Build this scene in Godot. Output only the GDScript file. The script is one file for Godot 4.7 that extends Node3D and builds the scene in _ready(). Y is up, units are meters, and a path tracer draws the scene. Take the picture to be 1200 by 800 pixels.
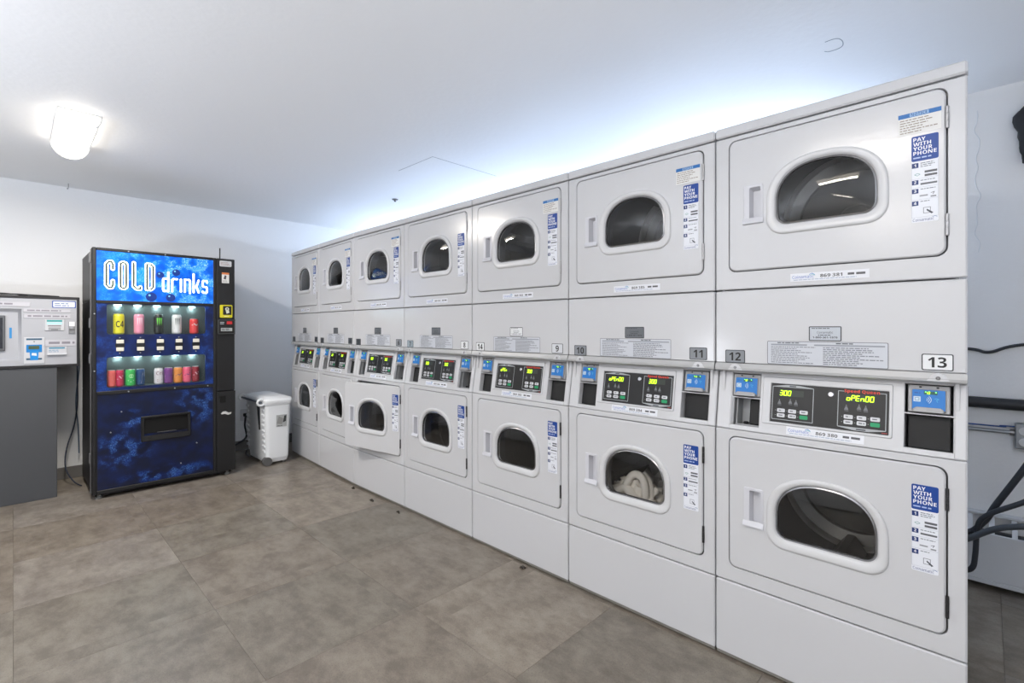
extends Node3D
# A laundry room: a row of seven stacked dryers, a drinks machine, a payment cabinet, a bin.
# x runs along the row of dryers (fronts at z = 0), y is up, metres.

const ROOM_X0 := -5.22
const ROOM_X1 := 1.80
const ROOM_Z0 := -1.40
const ROOM_Z1 := 4.40
const ROOM_H := 2.325
const UNIT := 0.683

var mats := {}
var meshes := {}
var used_names := {}


func _ready() -> void:
	# --- camera -----------------------------------------------------------
	var cam := Camera3D.new()
	cam.name = "camera"
	add_child(cam)
	cam.position = Vector3(0.0342, 1.1963, 1.8116)
	cam.rotation_degrees = Vector3(0.0, 44.2807, 0.0)
	cam.projection = Camera3D.PROJECTION_FRUSTUM
	cam.near = 0.05
	cam.far = 60.0
	cam.size = 2.0 * 400.0 / 569.82 * 0.05
	cam.frustum_offset = Vector2(0.0, -15.07 / 569.82 * 0.05)
	cam.current = true
	# --- sky, exposure ----------------------------------------------------
	var env := Environment.new()
	env.background_mode = Environment.BG_COLOR
	env.background_color = Color(0.02, 0.02, 0.025)
	env.tonemap_mode = Environment.TONE_MAPPER_LINEAR
	env.tonemap_exposure = EXPOSURE
	env.sdfgi_enabled = true
	env.ssao_enabled = true
	env.ssil_enabled = true
	var we := WorldEnvironment.new()
	we.name = "world_environment"
	we.environment = env
	add_child(we)
	# --- lamps of the room, and an added stand light --------------------------------------------------
	ceiling_light(Vector3(-3.65, ROOM_H, 1.57), LAMP_WARM * 2.3, "lit half-round ceiling light with bare white lens near the drinks machine")
	ceiling_light(Vector3(-0.47, ROOM_H, 1.72), LAMP_WARM * 1.1, "lit half-round ceiling light above the floor facing plates 10 to 13")
	ceiling_light(Vector3(-0.60, ROOM_H, 3.75), LAMP_WARM * 1.5, "lit half-round ceiling light at the room's rear, away from the dryers")
	for bx in [-4.45, -2.80, -1.15]:
		strip_light(Vector3(bx, 1.80, ROOM_Z0), LAMP_COOL)
	bounce_light(Vector3(0.55, 0.0, 2.75), deg_to_rad(40.0), BOUNCE * 0.70, "studio light on a stand aimed at the ceiling near plates 12 and 13")
	bounce_light(Vector3(-2.25, 0.0, 3.50), deg_to_rad(0.0), BOUNCE * 0.90, "added studio light on a stand evening out the ceiling opposite the drinks machine")  # this second stand light is added to even out the ceiling brightness
	# --- the room -----------------------------------------------------------
	build_room()
	# --- the things -----------------------------------------------------------
	build_dryers()
	build_vending()
	build_payment()
	build_bin()
	build_services()
	build_laundry()


const EXPOSURE := 1.12
const LAMP_WARM := 1.3
const LAMP_COOL := 1.0
const BOUNCE := 6.9


# ---------------------------------------------------------------- naming
func numbered(called: String) -> String:
	var n: int = used_names.get(called, 0)
	used_names[called] = n + 1
	return called if n == 0 else "%s_%03d" % [called, n]


func thing(called: String, label: String, category: String, at := Vector3.ZERO, turn := 0.0, group := "") -> Node3D:
	var o := Node3D.new()
	o.name = numbered(called)
	add_child(o)
	o.position = at
	o.rotation.y = turn
	describe(o, label, category, group)
	return o


func describe(o: Node, label: String, category: String, group := "") -> void:
	o.set_meta("label", label)
	o.set_meta("category", category)
	if group != "":
		o.set_meta("group", group)


func put(parent: Node, called: String, mesh: Mesh, material: Material = null, at := Vector3.ZERO, label := "") -> MeshInstance3D:
	var o := MeshInstance3D.new()
	o.mesh = mesh
	if parent == self:
		o.name = numbered(called)
		add_child(o)
	else:
		o.name = called
		parent.add_child(o, true)
	o.position = at
	if material:
		for n in mesh.get_surface_count():
			o.set_surface_override_material(n, material)
	if label != "":
		o.set_meta("label", label)
	return o


func structure(called: String, mesh: Mesh, material: Material, label := "") -> MeshInstance3D:
	var o := put(self, called, mesh, material)
	o.set_meta("kind", "structure")
	if label != "":
		o.set_meta("label", label)
	return o


# ---------------------------------------------------------------- materials
func mat(key: String, color: Color, rough := 0.5, metal := 0.0) -> StandardMaterial3D:
	if not mats.has(key):
		var m := StandardMaterial3D.new()
		m.albedo_color = color
		m.roughness = rough
		m.metallic = metal
		mats[key] = m
	return mats[key]


func glow(key: String, color: Color, energy: float) -> StandardMaterial3D:
	if not mats.has(key):
		var m := StandardMaterial3D.new()
		m.albedo_color = color
		m.roughness = 0.4
		m.emission_enabled = true
		m.emission = color
		m.emission_energy_multiplier = energy
		mats[key] = m
	return mats[key]


func enamel() -> StandardMaterial3D:
	if not mats.has("enamel"):
		var m := mat("enamel", Color8(203, 204, 207), 0.18)
		m.heightmap_enabled = true
		m.heightmap_texture = noise_tex("peel", 256, 0.03, 2, 71)
		m.heightmap_scale = 0.008
		m.uv1_triplanar = true
		m.uv1_scale = Vector3(6, 6, 6)
	return mats["enamel"]


func ink_mats() -> Dictionary:
	var m := mat("print", Color.WHITE, 0.42)
	m.vertex_color_use_as_albedo = true
	return {
		"print": m,
		"lcd": glow("display_green", Color8(190, 255, 20), 2.0),
		"led": glow("display_led", Color8(120, 255, 120), 2.0),
		"sign": glow("sign_white", Color8(245, 250, 245), 1.2),
	}


func noise_tex(key: String, size: int, freq: float, octaves: int, seed_: int) -> ImageTexture:
	var k := "tex_" + key
	if not mats.has(k):
		var n := FastNoiseLite.new()
		n.seed = seed_
		n.frequency = freq
		n.fractal_octaves = octaves
		mats[k] = ImageTexture.create_from_image(n.get_seamless_image(size, size))
	return mats[k]


# ---------------------------------------------------------------- geometry
func tool() -> SurfaceTool:
	var st := SurfaceTool.new()
	st.begin(Mesh.PRIMITIVE_TRIANGLES)
	return st


func done(st: SurfaceTool) -> ArrayMesh:
	st.generate_normals()
	return st.commit()


func tri(st: SurfaceTool, a: Vector3, b: Vector3, c: Vector3, out: Vector3) -> void:
	if (b - a).cross(c - a).dot(out) > 0.0:
		var t := b
		b = c
		c = t
	st.add_vertex(a)
	st.add_vertex(b)
	st.add_vertex(c)


func quad(st: SurfaceTool, a: Vector3, b: Vector3, c: Vector3, d: Vector3, out: Vector3) -> void:
	tri(st, a, b, c, out)
	tri(st, a, c, d, out)


func cbox(st: SurfaceTool, a: Vector3, b: Vector3, r := 0.002) -> void:
	st.set_smooth_group(-1)
	var lo := Vector3(minf(a.x, b.x), minf(a.y, b.y), minf(a.z, b.z))
	var hi := Vector3(maxf(a.x, b.x), maxf(a.y, b.y), maxf(a.z, b.z))
	var c := (lo + hi) * 0.5
	var h := (hi - lo) * 0.5
	r = minf(r, minf(h.x, minf(h.y, h.z)) * 0.8)
	var i := h - Vector3(r, r, r)
	var flat := r <= 0.00001
	for ax in 3:
		var u := (ax + 1) % 3
		var w := (ax + 2) % 3
		for s in [-1.0, 1.0]:
			var q := []
			for k in [[-1, -1], [1, -1], [1, 1], [-1, 1]]:
				var p := Vector3.ZERO
				p[ax] = s * h[ax]
				p[u] = k[0] * i[u]
				p[w] = k[1] * i[w]
				q.append(c + p)
			var o := Vector3.ZERO
			o[ax] = s
			quad(st, q[0], q[1], q[2], q[3], o)
		if flat:
			continue
		for su in [-1.0, 1.0]:
			for sw in [-1.0, 1.0]:
				var p1 := Vector3.ZERO
				p1[u] = su * h[u]
				p1[w] = sw * i[w]
				var p2 := Vector3.ZERO
				p2[u] = su * i[u]
				p2[w] = sw * h[w]
				var e := Vector3.ZERO
				e[ax] = i[ax]
				var o2 := Vector3.ZERO
				o2[u] = su
				o2[w] = sw
				quad(st, c + p1 - e, c + p1 + e, c + p2 + e, c + p2 - e, o2)
	if flat:
		return
	for sx in [-1.0, 1.0]:
		for sy in [-1.0, 1.0]:
			for sz in [-1.0, 1.0]:
				var s3 := Vector3(sx, sy, sz)
				tri(st, c + s3 * Vector3(h.x, i.y, i.z), c + s3 * Vector3(i.x, h.y, i.z), c + s3 * Vector3(i.x, i.y, h.z), s3)


func box(a: Vector3, b: Vector3, r := 0.002) -> ArrayMesh:
	var st := tool()
	cbox(st, a, b, r)
	return done(st)


func tube(st: SurfaceTool, pts: PackedVector3Array, r: float, n := 8, caps := true) -> void:
	st.set_smooth_group(1)
	var rings := []
	var side := Vector3.UP
	for k in pts.size():
		var d := (pts[mini(k + 1, pts.size() - 1)] - pts[maxi(k - 1, 0)]).normalized()
		if k == 0:
			side = d.cross(Vector3.UP if absf(d.y) < 0.9 else Vector3.RIGHT).normalized()
		else:
			side = (side - d * side.dot(d)).normalized()
		var other := d.cross(side)
		var ring := []
		for j in n:
			var a := TAU * j / n
			ring.append(pts[k] + (side * cos(a) + other * sin(a)) * r)
		rings.append(ring)
	for k in pts.size() - 1:
		var mid := (pts[k] + pts[k + 1]) * 0.5
		for j in n:
			var j2 := (j + 1) % n
			var q: Vector3 = rings[k][j]
			quad(st, q, rings[k][j2], rings[k + 1][j2], rings[k + 1][j], q + rings[k][j2] + rings[k + 1][j2] + rings[k + 1][j] - mid * 4.0)
	if caps:
		st.set_smooth_group(-1)
		for e in [0, pts.size() - 1]:
			var o: Vector3 = pts[0] - pts[1] if e == 0 else pts[e] - pts[e - 1]
			for j in range(1, n - 1):
				tri(st, rings[e][0], rings[e][j], rings[e][j + 1], o)


func curve(pts: Array, steps := 8) -> PackedVector3Array:
	var out := PackedVector3Array()
	for k in pts.size() - 1:
		var p0: Vector3 = pts[maxi(k - 1, 0)]
		var p1: Vector3 = pts[k]
		var p2: Vector3 = pts[k + 1]
		var p3: Vector3 = pts[mini(k + 2, pts.size() - 1)]
		for s in steps:
			out.append(p1.cubic_interpolate(p2, p0, p3, float(s) / steps))
	out.append(pts[-1])
	return out


func cyl(st: SurfaceTool, a: Vector3, b: Vector3, r: float, n := 16) -> void:
	tube(st, PackedVector3Array([a, b]), r, n)


# profile: [radius, height] pairs from bottom to top, turned about the y axis
func lathe(st: SurfaceTool, prof: Array, n := 24, at := Vector3.ZERO) -> void:
	for k in prof.size() - 1:
		st.set_smooth_group(k + 2)
		var r0: float = prof[k][0]
		var y0: float = prof[k][1]
		var r1: float = prof[k + 1][0]
		var y1: float = prof[k + 1][1]
		for j in n:
			var a := TAU * j / n
			var b := TAU * (j + 1) / n
			var p := Vector3(cos(a), 0, sin(a))
			var q := Vector3(cos(b), 0, sin(b))
			var up := Vector3(0, 1, 0)
			var o := (p + q) * (y1 - y0) + up * 2.0 * (r0 - r1)
			if r0 > 0.0:
				tri(st, at + p * r0 + up * y0, at + q * r0 + up * y0, at + q * r1 + up * y1, o)
			if r1 > 0.0:
				tri(st, at + p * r0 + up * y0, at + q * r1 + up * y1, at + p * r1 + up * y1, o)


func rrect(x0: float, y0: float, x1: float, y1: float, r: float, n := 6) -> PackedVector2Array:
	var out := PackedVector2Array()
	for k in [[x1 - r, y0 + r, -90], [x1 - r, y1 - r, 0], [x0 + r, y1 - r, 90], [x0 + r, y0 + r, 180]]:
		for j in n + 1:
			var a := deg_to_rad(k[2] + 90.0 * j / n)
			out.append(Vector2(k[0] + r * cos(a), k[1] + r * sin(a)))
	return out


# the windows of the doors: flat at the bottom, arched at the top
func dloop(x0: float, x1: float, y0: float, ysh: float, ytop: float, r: float) -> PackedVector2Array:
	var out := PackedVector2Array()
	for j in 9:
		var a := deg_to_rad(-90.0 + 90.0 * j / 8)
		out.append(Vector2(x1 - r + r * cos(a), y0 + r + r * sin(a)))
	var c := (x0 + x1) * 0.5
	var h := (x1 - x0) * 0.5
	for j in 33:
		var a := PI * j / 32
		var ca := cos(a)
		out.append(Vector2(c + h * signf(ca) * pow(absf(ca), 0.86), ysh + (ytop - ysh) * pow(sin(a), 0.86)))
	for j in 9:
		var a := deg_to_rad(180.0 + 90.0 * j / 8)
		out.append(Vector2(x0 + r + r * cos(a), y0 + r + r * sin(a)))
	return out


func grown(loop: PackedVector2Array, c: Vector2, sx: float, sy: float) -> PackedVector2Array:
	var out := PackedVector2Array()
	for p in loop:
		out.append(c + (p - c) * Vector2(sx, sy))
	return out


func angles_of(loops: Array, c: Vector2) -> PackedFloat32Array:
	var all := []
	for l in loops:
		for p in l:
			all.append(fposmod((p - c).angle(), TAU))
	all.sort()
	var out := PackedFloat32Array()
	for a in all:
		if out.is_empty() or a - out[-1] > 0.0005:
			out.append(a)
	return out


func at_angles(loop: PackedVector2Array, c: Vector2, angles: PackedFloat32Array) -> PackedVector2Array:
	var out := PackedVector2Array()
	for a in angles:
		var d := Vector2(cos(a), sin(a))
		var best := 0.0
		for k in loop.size():
			var p := loop[k] - c
			var q := loop[(k + 1) % loop.size()] - c
			var e := q - p
			var den := d.cross(e)
			if absf(den) < 1e-12:
				continue
			var t := p.cross(e) / den
			var s := p.cross(d) / den
			if t > best and s > -0.0001 and s < 1.0001:
				best = t
		out.append(c + d * best)
	return out


# strips between loops of the same size, each [loop, z]; from outer back to outer front to inner front to inner back
func loft(st: SurfaceTool, seq: Array, group := 20) -> void:
	for k in seq.size() - 1:
		var la: PackedVector2Array = seq[k][0]
		var lb: PackedVector2Array = seq[k + 1][0]
		var za: float = seq[k][1]
		var zb: float = seq[k + 1][1]
		st.set_smooth_group(group + k)
		var n := la.size()
		for i in n:
			var j := (i + 1) % n
			var a := Vector3(la[i].x, la[i].y, za)
			var b := Vector3(la[j].x, la[j].y, za)
			var c := Vector3(lb[j].x, lb[j].y, zb)
			var d := Vector3(lb[i].x, lb[i].y, zb)
			for p in [a, c, b, a, d, c]:
				st.add_vertex(p)


func ring(st: SurfaceTool, outer: PackedVector2Array, inner: PackedVector2Array, z: float, back := false) -> void:
	var c := Vector2.ZERO
	for p in inner:
		c += p
	c /= inner.size()
	var an := angles_of([outer, inner], c)
	var o := at_angles(outer, c, an)
	var i := at_angles(inner, c, an)
	if back:
		loft(st, [[i, z], [o, z]], 60)
	else:
		loft(st, [[o, z], [i, z]], 60)


func cap(st: SurfaceTool, loop: PackedVector2Array, z: float, dir := 1.0) -> void:
	st.set_smooth_group(-1)
	var idx := Geometry2D.triangulate_polygon(loop)
	for k in range(0, idx.size(), 3):
		var a := loop[idx[k]]
		var b := loop[idx[k + 1]]
		var c := loop[idx[k + 2]]
		tri(st, Vector3(a.x, a.y, z), Vector3(b.x, b.y, z), Vector3(c.x, c.y, z), Vector3(0, 0, dir))


func slab(st: SurfaceTool, loop: PackedVector2Array, z0: float, z1: float, bevel := 0.001) -> void:
	var c := Vector2.ZERO
	for p in loop:
		c += p
	c /= loop.size()
	var small := PackedVector2Array()
	for p in loop:
		var d := p - c
		small.append(c + d * maxf(0.2, 1.0 - bevel / maxf(d.length(), 0.0001)))
	loft(st, [[loop, z0], [loop, z1 - bevel], [small, z1]], 30)
	cap(st, small, z1)
	cap(st, loop, z0, -1.0)


# ---------------------------------------------------------------- flat print: text, bars and shapes with thickness of ink
class Ink:
	var v := {}
	var c := {}
	const LAY := 0.00025
	static var texts := {}

	func tri(a: Vector2, b: Vector2, d: Vector2, col: Color, z: float, key := "print") -> void:
		if not v.has(key):
			v[key] = PackedVector3Array()
			c[key] = PackedColorArray()
		if (b - a).cross(d - a) > 0.0:
			var t := b
			b = d
			d = t
		var lin := col.srgb_to_linear()
		for p in [a, b, d]:
			v[key].append(Vector3(p.x, p.y, z * LAY))
			c[key].append(lin)

	func poly(pts: PackedVector2Array, col: Color, z: float, key := "print") -> void:
		var idx := Geometry2D.triangulate_polygon(pts)
		for k in range(0, idx.size(), 3):
			tri(pts[idx[k]], pts[idx[k + 1]], pts[idx[k + 2]], col, z, key)

	func rect(x0: float, y0: float, x1: float, y1: float, col: Color, z: float, key := "print") -> void:
		tri(Vector2(x0, y0), Vector2(x1, y0), Vector2(x1, y1), col, z, key)
		tri(Vector2(x0, y0), Vector2(x1, y1), Vector2(x0, y1), col, z, key)

	func disc(x: float, y: float, r: float, col: Color, z: float, key := "print", n := 16) -> void:
		for j in n:
			var a := TAU * j / n
			var b := TAU * (j + 1) / n
			tri(Vector2(x, y), Vector2(x + r * cos(a), y + r * sin(a)), Vector2(x + r * cos(b), y + r * sin(b)), col, z, key)

	func frame(x0: float, y0: float, x1: float, y1: float, w: float, col: Color, z: float) -> void:
		rect(x0, y0, x1, y0 + w, col, z)
		rect(x0, y1 - w, x1, y1, col, z)
		rect(x0, y0, x0 + w, y1, col, z)
		rect(x1 - w, y0, x1, y1, col, z)

	func stroke(pts: Array, w: float, col: Color, z: float, key := "print") -> void:
		for k in pts.size() - 1:
			var a: Vector2 = pts[k]
			var b: Vector2 = pts[k + 1]
			var s := (b - a).normalized().orthogonal() * w * 0.5
			tri(a - s, b - s, b + s, col, z, key)
			tri(a - s, b + s, a + s, col, z, key)
		for p in pts:
			disc(p.x, p.y, w * 0.5, col, z, key, 12)

	# lines of print too small to read: words as bars
	func lines(x0: float, y1: float, x1: float, n: int, pitch: float, h: float, col: Color, z: float, seed_: int) -> void:
		var r := RandomNumberGenerator.new()
		r.seed = seed_
		for k in n:
			var x := x0
			var y := y1 - pitch * k
			var stop := x0 + (x1 - x0) * r.randf_range(0.55, 1.0)
			while x < stop:
				var e := minf(x + h * r.randf_range(1.5, 5.0), stop)
				rect(x, y - h, e, y, col, z)
				x = e + h * 0.7

	# text whose box has its lower left corner at (x, y), h tall, fitted to width w if that is given
	func text(s: String, x: float, y: float, h: float, col: Color, z: float, w := 0.0, bold := true, key := "print", centre := false) -> void:
		var id := s + str(bold)
		if not texts.has(id):
			var f := SystemFont.new()
			f.font_names = PackedStringArray(["Droid Sans"])
			f.font_weight = 700 if bold else 400
			var tm := TextMesh.new()
			tm.font = f
			tm.text = s
			tm.font_size = 48
			tm.pixel_size = 0.01
			tm.depth = 0.0
			tm.curve_step = 3.0
			var arr := tm.get_mesh_arrays()
			var vs: PackedVector3Array = arr[Mesh.ARRAY_VERTEX]
			var ix: PackedInt32Array = arr[Mesh.ARRAY_INDEX]
			var lo := Vector2(1e9, 1e9)
			var hi := Vector2(-1e9, -1e9)
			var flat := PackedVector2Array()
			for i in ix:
				var p := Vector2(vs[i].x, vs[i].y)
				lo = lo.min(p)
				hi = hi.max(p)
				flat.append(p)
			texts[id] = [flat, lo, hi]
		var e: Array = texts[id]
		var fl: PackedVector2Array = e[0]
		var lo2: Vector2 = e[1]
		var size: Vector2 = e[2] - e[1]
		if size.x <= 0.0:
			return
		var sy := h / size.y
		var sx := sy if w == 0.0 else w / size.x
		if centre:
			x -= size.x * sx * 0.5
		for k in range(0, fl.size(), 3):
			var q := []
			for j in 3:
				q.append(Vector2(x, y) + (fl[k + j] - lo2) * Vector2(sx, sy))
			tri(q[0], q[1], q[2], col, z, key)

	# seven-segment characters
	func segments(s: String, x: float, y: float, h: float, z: float, key := "lcd") -> float:
		var shape := {"0": "abcdef", "1": "bc", "2": "abged", "3": "abgcd", "4": "fgbc", "5": "afgcd", "6": "afgedc", "7": "abc", "8": "abcdefg", "9": "abcdfg", "o": "cdeg", "P": "abefg", "E": "adefg", "n": "ceg", " ": ""}
		var w := h * 0.5
		var t := h * 0.15
		for ch in s:
			if ch == ".":
				rect(x - t * 1.3, y, x - t * 0.3, y + t, Color.WHITE, z, key)
				continue
			var at := {"a": [0, h, w, h], "b": [w, h, w, h / 2], "c": [w, h / 2, w, 0], "d": [0, 0, w, 0], "e": [0, h / 2, 0, 0], "f": [0, h, 0, h / 2], "g": [0, h / 2, w, h / 2]}
			for sg in shape.get(ch, ""):
				var q: Array = at[sg]
				var a := Vector2(x + q[0] + q[1] * 0.12, y + q[1])
				var b := Vector2(x + q[2] + q[3] * 0.12, y + q[3])
				var o := (b - a).normalized().orthogonal() * t * 0.5
				tri(a - o, b - o, b + o, Color.WHITE, z, key)
				tri(a - o, b + o, a + o, Color.WHITE, z, key)
			x += w * 1.55
		return x

	func mesh(materials: Dictionary, bend = null) -> ArrayMesh:
		var m := ArrayMesh.new()
		for key in v:
			var arr := []
			arr.resize(Mesh.ARRAY_MAX)
			var pos: PackedVector3Array = v[key]
			var nor := PackedVector3Array()
			nor.resize(pos.size())
			for k in pos.size():
				nor[k] = Vector3(0, 0, 1)
				if bend != null:
					var r: Array = bend.call(pos[k])
					pos[k] = r[0]
					nor[k] = r[1]
			arr[Mesh.ARRAY_VERTEX] = pos
			arr[Mesh.ARRAY_NORMAL] = nor
			arr[Mesh.ARRAY_COLOR] = c[key]
			m.add_surface_from_arrays(Mesh.PRIMITIVE_TRIANGLES, arr)
			m.surface_set_material(m.get_surface_count() - 1, materials[key])
		return m


func shared(key: String, make: Callable) -> Mesh:
	if not meshes.has(key):
		meshes[key] = make.call()
	return meshes[key]


# ---------------------------------------------------------------- lamps
func half_tube(st: SurfaceTool, r: float, drop: float, x0: float, x1: float, n := 20) -> void:
	st.set_smooth_group(3)
	for j in n:
		var a := PI * j / n
		var b := PI * (j + 1) / n
		var p := Vector3(0, -drop * sin(a), r * cos(a))
		var q := Vector3(0, -drop * sin(b), r * cos(b))
		quad(st, p + Vector3(x0, 0, 0), p + Vector3(x1, 0, 0), q + Vector3(x1, 0, 0), q + Vector3(x0, 0, 0), p + q)


func ceiling_light(at: Vector3, energy: float, label: String) -> void:
	var t := thing("ceiling_light", label, "lamp", at)
	put(t, "base_plate", shared("lamp_plate", func(): return box(Vector3(-0.315, -0.010, -0.088), Vector3(0.315, 0, 0.088), 0.003)), mat("lamp_white", Color8(232, 232, 228), 0.4))
	put(t, "lens", shared("lamp_lens", func():
		var st := tool()
		half_tube(st, 0.082, 0.082, -0.305, 0.305)
		var moon := PackedVector2Array()
		for j in 21:
			moon.append(Vector2(0.082 * cos(PI * j / 20), -0.082 * sin(PI * j / 20)))
		st.set_smooth_group(-1)
		for x in [-0.305, 0.305]:
			for j in 20:
				tri(st, Vector3(x, 0, 0), Vector3(x, moon[j].y, moon[j].x), Vector3(x, moon[j + 1].y, moon[j + 1].x), Vector3(x, 0, 0))
		return done(st)), glow("lamp_glow", Color8(255, 246, 232), 5.0), Vector3(0, -0.010, 0))
	for x in [-0.308, 0.308]:
		put(t, "end_rim", shared("lamp_rim", func():
			var st := tool()
			var pts := PackedVector3Array()
			for j in 25:
				pts.append(Vector3(0, -0.088 * sin(PI * j / 24), 0.086 * cos(PI * j / 24)))
			tube(st, pts, 0.0035, 6)
			return done(st)), mat("lamp_white", Color8(232, 232, 228), 0.4), Vector3(x, -0.008, 0))
	var l := AreaLight3D.new()
	l.name = "lamp_area"
	t.add_child(l)
	l.position = Vector3(0, -0.100, 0)
	l.rotation_degrees.x = -90
	l.area_size = Vector2(0.58, 0.15)
	l.light_color = Color8(255, 247, 236)
	l.light_energy = energy
	l.area_range = 12.0
	l.shadow_enabled = true


func strip_light(at: Vector3, energy: float) -> void:
	var t := thing("strip_light", "cool white strip light fixed to the wall behind the dryers", "lamp", at, 0.0, "strip lights behind the dryers")
	put(t, "housing", shared("strip_housing", func():
		var st := tool()
		cbox(st, Vector3(-0.62, -0.05, 0), Vector3(0.62, 0.0, 0.06), 0.004)
		return done(st)), mat("lamp_white", Color8(232, 232, 228), 0.4))
	put(t, "tube", shared("strip_tube", func():
		var st := tool()
		cyl(st, Vector3(-0.58, 0, 0), Vector3(0.58, 0, 0), 0.013, 14)
		return done(st)), glow("tube_glow", Color8(220, 234, 255), 6.0), Vector3(0, 0.022, 0.030))
	for x in [-0.6, 0.6]:
		put(t, "socket", shared("strip_socket", func(): return box(Vector3(-0.012, 0.0, -0.014), Vector3(0.012, 0.045, 0.014), 0.003)), mat("lamp_white", Color8(232, 232, 228), 0.4), Vector3(x, 0, 0.030))
	var l := AreaLight3D.new()
	l.name = "tube_area"
	t.add_child(l)
	l.position = Vector3(0, 0.042, 0.048)
	l.rotation_degrees.x = 50
	l.rotation_degrees.y = 180
	l.area_size = Vector2(1.14, 0.03)
	l.light_color = Color8(206, 226, 255)
	l.light_energy = energy
	l.area_range = 12.0
	l.shadow_enabled = true


func bounce_light(at: Vector3, turn: float, energy: float, label: String) -> void:
	var t := thing("studio_light", label, "lamp", at, turn, "studio lights behind the photographer")
	var black := mat("stand_black", Color8(30, 30, 32), 0.5)
	for k in 3:
		var st := tool()
		var a := TAU * k / 3
		cyl(st, Vector3(0.30 * cos(a), 0.012, 0.30 * sin(a)), Vector3(0, 0.34, 0), 0.009, 8)
		put(t, "leg", done(st), black)
	var pole := tool()
	cyl(pole, Vector3(0, 0.10, 0), Vector3(0, 0.80, 0), 0.011, 10)
	put(t, "pole", done(pole), black)
	var tilt := Basis(Vector3.RIGHT, deg_to_rad(-20.0))
	var head := put(t, "lamp_head", shared("studio_head", func():
		var st := tool()
		cbox(st, Vector3(-0.19, -0.07, -0.19), Vector3(0.19, 0.0, 0.19), 0.01)
		cbox(st, Vector3(-0.03, -0.12, -0.03), Vector3(0.03, -0.07, 0.03), 0.004)
		cbox(st, Vector3(-0.19, 0.0, -0.196), Vector3(0.19, 0.20, -0.191), 0.001)  # flap added to keep the glowing face out of the dryers' reflections
		return done(st)), black, Vector3(0, 0.90, 0))
	head.basis = tilt
	var face := put(head, "lamp_face", shared("studio_face", func(): return box(Vector3(-0.17, 0.0, -0.17), Vector3(0.17, 0.006, 0.17), 0.002)), glow("studio_glow", Color8(236, 243, 255), 3.0))
	face.position = Vector3(0, 0.0, 0)
	var l := AreaLight3D.new()
	l.name = "studio_area"
	t.add_child(l)
	l.position = Vector3(0, 0.90, 0) + tilt * Vector3(0, 0.012, 0)
	l.basis = tilt * Basis(Vector3.RIGHT, PI / 2)
	l.area_size = Vector2(0.34, 0.34)
	l.light_color = Color8(240, 245, 255)
	l.light_energy = energy
	l.area_range = 12.0
	l.shadow_enabled = true


# ---------------------------------------------------------------- room
func tile_image() -> ImageTexture:
	var big := FastNoiseLite.new()
	big.seed = 5
	big.frequency = 0.006
	big.fractal_octaves = 4
	var streak := FastNoiseLite.new()
	streak.seed = 17
	streak.frequency = 0.02
	streak.fractal_octaves = 5
	streak.fractal_gain = 0.6
	var spot := FastNoiseLite.new()
	spot.seed = 33
	spot.noise_type = FastNoiseLite.TYPE_SIMPLEX
	spot.frequency = 0.11
	spot.fractal_octaves = 3
	var img := Image.create(1024, 1024, false, Image.FORMAT_RGB8)
	var dark := Color8(132, 123, 113)
	var mid := Color8(152, 143, 133)
	var light := Color8(168, 160, 149)
	for y in 1024:
		for x in 1024:
			var a := big.get_noise_2d(x, y * 1.3)
			var b := streak.get_noise_2d(x * 0.8, y * 1.3)
			var d := spot.get_noise_2d(x * 0.7, y)
			var f := 0.5 + a * 0.75 + b * 0.50 + d * 0.30
			var col := dark.lerp(mid, clampf(f * 2.0, 0, 1)) if f < 0.5 else mid.lerp(light, clampf(f * 2.0 - 1.0, 0, 1))
			if d > 0.50:
				col = col.darkened(minf((d - 0.50) * 1.2, 0.2))
			img.set_pixel(x, y, col)
	return ImageTexture.create_from_image(img)


func tile_mesh(sx: float, sz: float, u0: float, v0: float, turn: bool) -> ArrayMesh:
	# a vinyl tile with eased edges; y = 0 is its face
	var st := tool()
	var e := 0.0006
	var g := 0.0003
	var top := [Vector3(g + e, 0, g + e), Vector3(sx - g - e, 0, g + e), Vector3(sx - g - e, 0, sz - g - e), Vector3(g + e, 0, sz - g - e)]
	var rim := [Vector3(g, -e, g), Vector3(sx - g, -e, g), Vector3(sx - g, -e, sz - g), Vector3(g, -e, sz - g)]
	var uv := func(p: Vector3) -> Vector2:
		var q := Vector2(p.x, p.z) * 0.72
		if turn:
			q = Vector2(-q.x, -q.y)
		return q + Vector2(u0, v0)
	st.set_smooth_group(-1)
	var faces := [[top[0], top[1], top[2]], [top[0], top[2], top[3]]]
	for k in 4:
		var j := (k + 1) % 4
		faces.append([top[k], rim[k], rim[j]])
		faces.append([top[k], rim[j], top[j]])
		var lo := Vector3(0, -0.0035, 0)
		faces.append([rim[k], rim[k] + lo, rim[j] + lo])
		faces.append([rim[k], rim[j] + lo, rim[j]])
	var c := Vector3(sx * 0.5, -0.01, sz * 0.5)
	for f in faces:
		var a: Vector3 = f[0]
		var b: Vector3 = f[1]
		var d: Vector3 = f[2]
		if (b - a).cross(d - a).dot(a + b + d - c * 3.0) > 0.0:
			var s := b
			b = d
			d = s
		for p in [a, b, d]:
			st.set_uv(uv.call(p))
			st.add_vertex(p)
	return done(st)


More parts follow.
